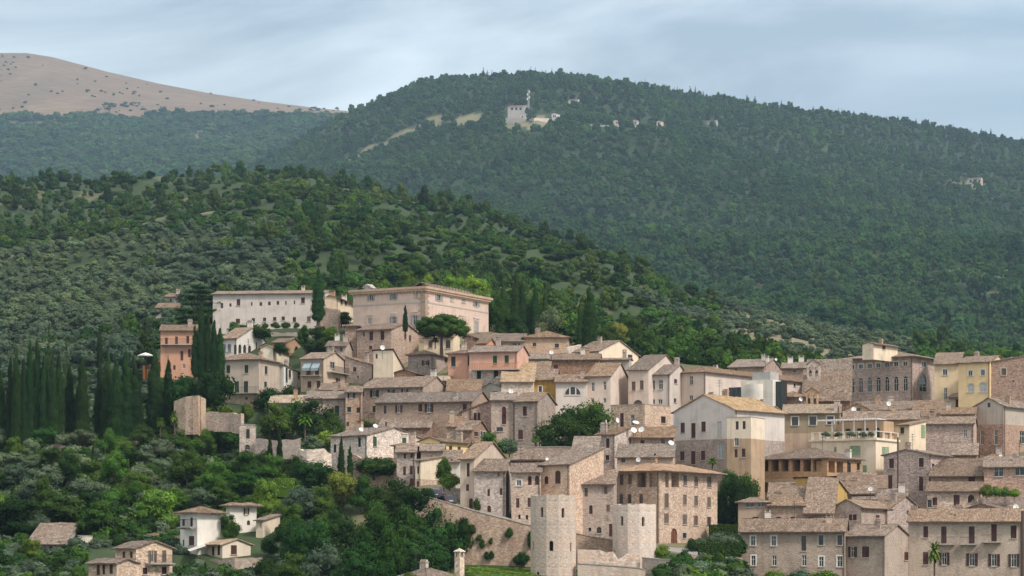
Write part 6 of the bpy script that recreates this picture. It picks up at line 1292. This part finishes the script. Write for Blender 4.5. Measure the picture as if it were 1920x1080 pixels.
a, px, rng = scatter(440, 575, 5.5, -150, 300, seed=33); Y = a[:, 1]
wood('near_olive_grove', 'grey green olives climbing behind the dark cypress row', 'olive grove', place(a, px, zA, (px < 262) & (Y > 446), 5.2, 4.2, rng), [join_proto('near_olive', 0, M_OLIVE, 900, .05, s, .3, .75, .2, .36) for s in (81, 82)])
a, px, rng = scatter(318, 356, .55, 850, 1002, seed=34); Y = a[:, 1]
wood('grass', 'short bright lawn at the foot of the high town wall', 'grass', place(a, px, zA, (Y < 354.5), .9, .28, rng, .1), [join_proto('grass_tuft', 0, M_BRIGHT, 60, .16, 85, .2, .6, .26, .34)])
# ---------------------------------------------------------------- small things
def dish(px, py, Y, dpx, label, az=25, el=25, group=None, foot=1.0):
    r = dpx / 2 * Y / F; root = link('satellite_dish', None); root.location = P(px, py, Y) - Vector((0, 0, foot)); tag(root, label, 'satellite dish', group)
    n = 20; V = [(0, 0, 0)]; Fq = []
    for k in (1, 2, 3):
        q = r * k / 3
        for a in range(n): V.append((q * math.cos(a * 2 * math.pi / n), q * math.sin(a * 2 * math.pi / n), .22 * q * q / r))
    for a in range(n): Fq.append((0, 1 + a, 1 + (a + 1) % n))
    for k in (0, 1):
        for a in range(n): Fq.append((1 + k * n + a, 1 + (k + 1) * n + a, 1 + (k + 1) * n + (a + 1) % n, 1 + k * n + (a + 1) % n))
    me = bpy.data.meshes.new('reflector'); me.from_pydata(V, [], Fq); me.materials.append(DISHW); me.polygons.foreach_set('use_smooth', [True] * len(Fq)); me.update()
    o = link('reflector', me, root); o.location = (0, -.15, foot); d = Vector((math.sin(R(az)) * math.cos(R(el)), -math.cos(R(az)) * math.cos(R(el)), math.sin(R(el)))); o.rotation_euler = d.to_track_quat('Z', 'Y').to_euler()
    def tb(p0, p1, rr, nm, mt, par):
        p0, p1 = Vector(p0), Vector(p1); q = (p1 - p0); V_, F_ = tube([(0, 0, 0), (0, 0, q.length)], [rr, rr], 6); m_ = bpy.data.meshes.new(nm); m_.from_pydata(V_, [], F_); m_.materials.append(mt); ob = link(nm, m_, par); ob.location = p0; ob.rotation_euler = q.to_track_quat('Z', 'Y').to_euler(); return ob
    tb((0, 0, -1.0), (0, 0, foot + .1), .035, 'mast', METAL, root); tb(Vector((0, -.15, foot)) + Vector((0, 0, -r * .8)), Vector((0, -.15, foot)) + d * r * 1.1, .018, 'feed_arm', METAL, root)
dish(717, 652, 470, 9, 'round white satellite dish on the cream block below the palazzo', 20, 10)
dish(722, 766, 450, 8, 'white dish fixed beside the left window of the long stone house', 30, 20, foot=.1)
dish(704, 799, 413.5, 9, 'white dish on the roof behind the green shuttered house, right one', 20, 35); dish(677, 806, 412, 9, 'white dish on the roof edge of the green shuttered house, left one', 30, 35)
dish(958, 734, 440, 9, 'white dish before the grey green gabled house', 10, 10); dish(1034, 661, 484, 8, 'white dish on the low roof under the square stone house', 0, 20)
dish(1136, 790, 408, 6, 'narrow side turned dish on a mast, leftmost of the cluster by the round tree', 70, 10); dish(1157, 788, 412, 10, 'tall oval white dish at the top of the cluster', 50, 10)
dish(1192, 793, 413, 13, 'large flat tilted dish in the middle of the cluster', 20, 60); dish(1188, 807, 410, 12, 'round dish at the lower left of the cluster on the small roof', 20, 30); dish(1203, 806, 411, 12, 'tilted dish at the lower right of the cluster on the small roof', -30, 30)
dish(1258, 831, 405, 11, 'white dish on the wall beside the large pink gabled house', 20, 35, foot=.1); dish(1197, 862, 394, 9, 'white dish behind the left slope of the loggia house roof', -20, 10)
dish(1075, 855, 388, 10, 'white dish on the roof of the tall pale house behind the round tower', 20, 10); dish(1026, 862, 386, 8, 'smaller white dish left of the tall pale house roof', 30, 20)
dish(1600, 768, 460, 10, 'white dish on the brick gable wall', 20, 10, foot=.1); dish(1666, 757, 466, 9, 'white dish on the long roof under the stone palazzo', 10, 10); dish(1876, 857, 424, 9, 'white dish on the pale broad roof', 15, 15); dish(1904, 951, 388, 11, 'white dish beside the lower right stone gable', 10, 10); dish(1632, 917, 400, 9, 'grey white dish against the rough retaining wall', -20, 20); dish(1501, 749, 456, 8, 'square looking pale dish left of the small bell gable', 20, 20)
dish(1455, 674, 500, 5, 'tiny dish on the roof behind the theatre', 10, 10)
def antenna(px, top, base, Y, label, group=None, wide=1.2):
    h = (base - top) * Y / F; m = MB(); m.box(-.03, .03, -.03, .03, -1, h)
    for z, w_ in ((h * .95, .5), (h * .8, 1.0), (h * .62, .7)):
        m.box(-w_ * wide / 2, w_ * wide / 2, -.02, .02, z, z + .035)
        for k in range(5): x = -w_ * wide / 2 + w_ * wide * k / 4; m.box(x - .012, x + .012, -.25, .25, z + .036, z + .055)
    o = m.build('antenna', [METAL]); o.location = P(px, base, Y); tag(o, label, 'antenna', group)
antenna(982, 606, 622, 486, 'cross shaped roof aerial left of the square stone house'); antenna(1630, 618, 634, 503, 'aerial on the white penthouse of the stone palazzo'); antenna(780, 1032, 1062, 324, 'thin aerial above the pyramid roofed house')
antenna(1145, 622, 642, 515, 'aerial behind the cream gable'); antenna(1435, 660, 684, 505, 'aerial on the roofs behind the theatre'); antenna(808, 510, 524, 512, 'aerial on the palazzo attic roof'); antenna(1686, 632, 645, 502, 'short aerial right of the white penthouse')
for i, (lb, u, v) in enumerate((('long stone house with open brown shutters in the middle of town', .4, .5),('stone house with three wide green shuttered windows and a cream gable', .3, .5),('wide beige house with brown shutters and three balconies at the lower right', .6, .5),('stone gabled house with dark red shutters and a tall pipe', .5, .3),('large pink gabled house with dark red shutters and a tan roof', .5, .3),('stone house with paired arched red shutters and a white window', .7, .4),('beige square house with dark green shutters and a hipped roof', .5, .5),('salmon house with a hipped roof and two tall green shutters', .4, .5),('long beige house with two rows of tall windows along the bottom', .5, .5),('wide roofed house above the pergola terrace', .7, .4),('sunlit pale stone house with green shutters and a long gable side', .4, .3),('stone house with two wide windows above the leafy pergola', .3, .5),('pale pink house with paired brown windows and a cream gable top', .5, .5),('brick loggia house with eight dark openings under a low roof', .3, .5))):
    b = ALLB[lb]; x, y = -b.w * u, b.d * v; q = b.root.matrix_basis @ Vector((x, y, b.rz(x, y))); pxx = HX + F * q.x / q.y; r0 = HY - F * q.z / q.y
    antenna(pxx, r0 - 2.6 * F / q.y, r0, q.y, 'thin aerial on the ' + ' '.join(lb.split()[:11]), wide=.9)
def pole(px, top, base, Y, r, label, cat, name):
    V_, F_ = tube([(0, 0, -1), (0, 0, (base - top) * Y / F)], [r, r], 8); me = bpy.data.meshes.new(name); me.from_pydata(V_, [], F_); me.materials.append(COPPER); o = link(name, me); o.location = P(px, base, Y); tag(o, label, cat)
pole(1683.5, 820, 922, 413, .14, 'tall dark flue pipe in front of the stone gable', 'flue pipe', 'flue_pipe'); pole(1918, 958, 1080, 368, .26, 'thick dark pipe at the right edge of the photo', 'pipe', 'pipe'); pole(1572, 762, 784, 430, .13, 'short dark flue on the tan roof', 'flue pipe', 'flue_pipe')
def lamp(px, top, base, Y):
    root = link('street_lamp', None); root.location = P(px, base, Y); tag(root, 'globe street lamp among the dark trees at the bottom', 'street lamp'); h = (base - top) * Y / F
    V_, F_ = tube([(0, 0, -2), (0, 0, h)], [.05, .04], 8); me = bpy.data.meshes.new('post'); me.from_pydata(V_, [], F_); me.materials.append(METAL); link('post', me, root)
    V = IV * .17; o = link('globe', mesh_np('globe', V, IF, (DISHW,), smooth=True), root); o.location = (0, 0, h + .1)
    m = MB(); m.box(-.5, 0, -.02, .02, h * .8, h * .8 + .04); m.build('bracket', [METAL], root)
lamp(594, 1062, 1100, 318)
def parasol():
    root = link('parasol', None); Y = 436; root.location = P(273, 690, Y); tag(root, 'open white parasol on the roof terrace left of the orange house', 'parasol'); h = 2.1; n = 8; V = [(0, 0, h + .45)]; 
    for k in range(n): V.append((1.35 * math.cos(k * .785), 1.35 * math.sin(k * .785), h))
    for k in range(n): V.append((1.35 * math.cos(k * .785), 1.35 * math.sin(k * .785), h - .18))
    Fq = [(0, 1 + k, 1 + (k + 1) % n) for k in range(n)] + [(1 + k, 9 + k, 9 + (k + 1) % n, 1 + (k + 1) % n) for k in range(n)]
    me = bpy.data.meshes.new('canopy'); me.from_pydata(V, [], Fq); me.materials.append(W['WH']); link('canopy', me, root); V_, F_ = tube([(0, 0, 0), (0, 0, h + .4)], [.03, .03], 6); me = bpy.data.meshes.new('pole'); me.from_pydata(V_, [], F_); me.materials.append(METAL); link('pole', me, root)
parasol()
def shade_sail():
    m = MB(); a, b_, c, d = P(352, 1031, 347), P(383, 1019, 350), P(386, 1024, 344), P(356, 1034, 342); o0 = a.copy(); u = Vector((0, 0, .03)); m.poly([a - o0, b_ - o0, c - o0, d - o0]); m.poly([a - o0 + u, b_ - o0 + u, c - o0 + u, d - o0 + u]); o = m.build('shade_sail', [W['WH']]); o.location = o0; tag(o, 'white shade sail stretched between the villa and the cottage', 'shade sail')
shade_sail()
BLUE, b0 = (lambda t: (t[0], t[2]))(new_mat('dark_blue_paint', .3)); b0.inputs['Base Color'].default_value = (.012, .018, .06, 1); b0.inputs['Specular IOR Level'].default_value = .6
BLK, b0 = (lambda t: (t[0], t[2]))(new_mat('black_paint', .3)); b0.inputs['Base Color'].default_value = (.014, .015, .02, 1); b0.inputs['Specular IOR Level'].default_value = .6
TYRE = plain('rubber', (.02, .02, .02), .9); REDL = plain('red_lamp', (.25, .01, .01), .3); PLATE = plain('number_plate', (.6, .6, .55), .5)
def car(px, py, Y, yaw, paint, label, sc=1.0):
    root = link('parked_car', None); root.location = P(px, py, Y); root.rotation_euler = (0, 0, yaw); root.scale = (sc,) * 3; tag(root, label, 'car', 'cars parked on the sloping street')
    prof = [(-1.95,.35),(-2.0,.62),(-1.92,.98),(-1.45,1.42),(-.9,1.50),(.25,1.46),(.95,1.02),(1.75,.86),(1.98,.62),(1.98,.32)]     # side outline, rear first; x = along
    cuts = [(-.84, .86), (-.80, 1), (.80, 1), (.84, .86)]; m = MB(); sec = []
    for y, s in cuts: sec.append([(x * (1 if s == 1 else .985), y * (1 if z < 1.0 else .86), z if s == 1 else .35 + (z - .35) * .97) for x, z in prof])
    for i in range(3):
        for k in range(len(prof) - 1): m.poly([sec[i][k], sec[i][k + 1], sec[i + 1][k + 1], sec[i + 1][k]])
    m.poly(sec[0]); m.poly(sec[3][::-1]); m.poly([sec[0][-1], sec[0][0], sec[3][0], sec[3][-1]])
    body = m.build('body', [paint], root)
    def glass(n_, pts): g_ = MB(); g_.poly(pts); g_.build(n_, [GLASS], root)
    glass('rear_window', [(-1.86,-.62,1.05),(-1.86,.62,1.05),(-1.51,.58,1.41),(-1.51,-.58,1.41)]); glass('windscreen', [(.96,-.62,1.055),(.96,.62,1.055),(.35,.58,1.44),(.35,-.58,1.44)])
    for s in (-1, 1): glass('side_window', [(-1.35,s*.745,1.04),(.75,s*.745,1.04),(.2,s*.73,1.38),(-1.15,s*.73,1.38)])
    for s in (-1, 1):
        for x in (-1.25, 1.25):
            V_, F_ = tube([(0, 0, -.1), (0, 0, .1)], [.31, .31], 18); V_ += [(0, 0, -.1), (0, 0, .1)]; F_ += [(k, (k + 1) % 18, 36) for k in range(18)] + [(18 + k, 18 + (k + 1) % 18, 37) for k in range(18)]
            me = bpy.data.meshes.new('wheel'); me.from_pydata(V_, [], F_); me.materials.append(TYRE); w_ = link('wheel', me, root); w_.location = (x, s * .78, .31); w_.rotation_euler = (R(90), 0, 0)
        t_ = MB(); t_.box(-2.02, -1.9, s * .62 - .09, s * .62 + .09, .78, 1.0); t_.build('tail_light', [REDL], root); t_ = MB(); t_.box(1.86, 2.0, s * .6 - .14, s * .6 + .14, .62, .76); t_.build('headlight', [DISHW], root)
    t_ = MB(); t_.box(-2.03, -1.99, -.25, .25, .68, .80); t_.build('number_plate', [PLATE], root); t_ = MB(); t_.box(-2.06, -1.9, -.8, .8, .36, .52); t_.build('bumper', [METAL], root)
car(805, 938, 361, R(118), BLUE, 'dark blue hatchback parked behind the street wall, seen from behind'); car(836, 950, 360, R(112), BLK, 'black hatchback parked lower on the sloping street beside the blue one')
# scattered buildings and mast on the mountain
def far_house(label, x0, x1, x2, yE, yB, roof, wall, wins, Y, rt='n', D=12, name='house', cat='house'): house(label, x0, x1, x2, yE, yB, roof, wall, wins, Y=Y, D=D, rt=rt, pipe=False, dn=14, name=name, cat=cat)
def YB(px, row_):
    ys = np.arange(1500, 3840, 4.); r = row_of(zB, np.full_like(ys, px), ys); return float(ys[np.argmax(r <= row_)])
for a in (('large cream house with an orange roof on the mountain shoulder', 952, 984, 991, 199, 210, 'x', 'PG', '960,204,4,5,D;968,204,4,5,D;976,204,4,5,D', 'r', 16),
 ('small white chapel like house below the cream house on the mountain', 975, 985, 993, 214, 222, 'y', 'WH', '979,219,2,4,D', 'n', 10),('white twin gabled house on the mountain right of the mast', 1034, 1043, 1050, 213, 224, 'y', 'WH', '1038,218,2,4,D;1041,218,2,4,D', 'n', 9),
 ('flat pale house high in the mountain forest', 1065, 1083, 1086, 188, 194, 's', 'CR', '1074,190,8,3,D', 'n', 9),('small pinkish house, leftmost of the row along the mountain road', 1150, 1158, 1161, 226, 234, 'y', 'PK', '1156,230,2,3,D', 'r', 8),('pale narrow house in the middle of the mountain road row', 1187, 1194, 1198, 225, 235, 'y', 'SW', '1191,230,2,4,D', 'n', 8),
 ('pale stone house right of the middle of the mountain road row', 1231, 1239, 1244, 227, 237, 'y', 'SW', '1235,232,3,4,D', 'n', 8),('low grey house at the right end of the mountain road row', 1325, 1342, 1346, 226, 232, 'x', 'GY', '1334,229,3,3,D', 'n', 8),
 ('lone stone farmhouse on the right flank of the mountain', 1814, 1839, 1843, 334, 347, 'x', 'SW', '1820,340,4,5,D;1829,341,4,6,D;1836,340,3,5,D', 'n', 10)):
    yy = YB(a[2], a[5] + 3); far_house(a[0], a[1], a[2], a[3], a[4], a[5] + 5, a[6], a[7], a[8], yy - 14, a[9], a[10])
yy = YB(1000, 226); wallrun('road_wall', 'pale road wall below the mountain hamlet', 'wall', [(925,221,YB(925,224)-8),(1000,221,yy-8),(1035,222,YB(1035,224)-8)], 'SW', 14, th=1)
wallrun('road_wall', 'long white road wall running along the mountain house row', 'wall', [(1080,231,YB(1080,236)-8),(1135,235,YB(1135,238)-8),(1215,237,YB(1215,240)-8)], 'WH', 14, th=1)
def mast():
    Y = YB(991, 212) - 5; s = Y / F; root = link('radio_mast', None); root.location = P(991, 212, Y); tag(root, 'tall lattice radio mast beside the cream mountain house', 'mast'); h = 44 * s; m = MB()
    for x, y in ((-1, -1), (1, -1), (1, 1), (-1, 1)): m.box(x * .8 - .12, x * .8 + .12, y * .8 - .12, y * .8 + .12, -5, h)
    z = 0
    while z < h: m.box(-.9, .9, -.9, -.75, z, z + .2); m.box(-.9, .9, .75, .9, z, z + .2); z += 1.6
    m.build('lattice', [DISHW], root); p = MB()
    for z, x in ((h * .55, -1.4), (h * .62, 1.3), (h * .75, -1.3), (h * .86, 1.2)): p.box(x - .7, x + .7, -1.3, -.9, z, z + 2.4)
    p.build('antenna_panel', [DISHW], root)
mast()
yy = YB(912, 150); m = MB(); m.box(-.35, .35, -.35, .35, -4, 14); m.box(-3, 3, -.3, .3, 9.5, 10.3); o = m.build('summit_cross', [METAL]); o.location = P(914, 150, 3790); tag(o, 'thin cross on the mountain skyline', 'cross')
# ---------------------------------------------------------------- haze: a closed box of even air round the whole place
def haze():
    me = bpy.data.meshes.new('haze'); x0, x1, y0, y1, z0, z1 = -3600, 3600, -120, 8400, -60, 1900
    v = [(x, y, z) for x in (x0, x1) for y in (y0, y1) for z in (z0, z1)]
    me.from_pydata(v, [], [(0, 1, 3, 2), (4, 6, 7, 5), (0, 4, 5, 1), (2, 3, 7, 6), (0, 2, 6, 4), (1, 5, 7, 3)]); me.update()
    m = bpy.data.materials.new('haze_air'); m.use_nodes = True; nt = m.node_tree; nt.nodes.clear()
    v = N(nt, 'ShaderNodeVolumePrincipled', i={'Color': (.55, .76, 1.0, 1), 'Density': HAZE, 'Anisotropy': 0.2}); o = N(nt, 'ShaderNodeOutputMaterial')
    nt.links.new(v.outputs[0], o.inputs['Volume']); me.materials.append(m)
    tag(link('haze', me), 'thin blue summer haze over the valley and hills', 'haze', kind='stuff')
HAZE = 0.000058
haze()
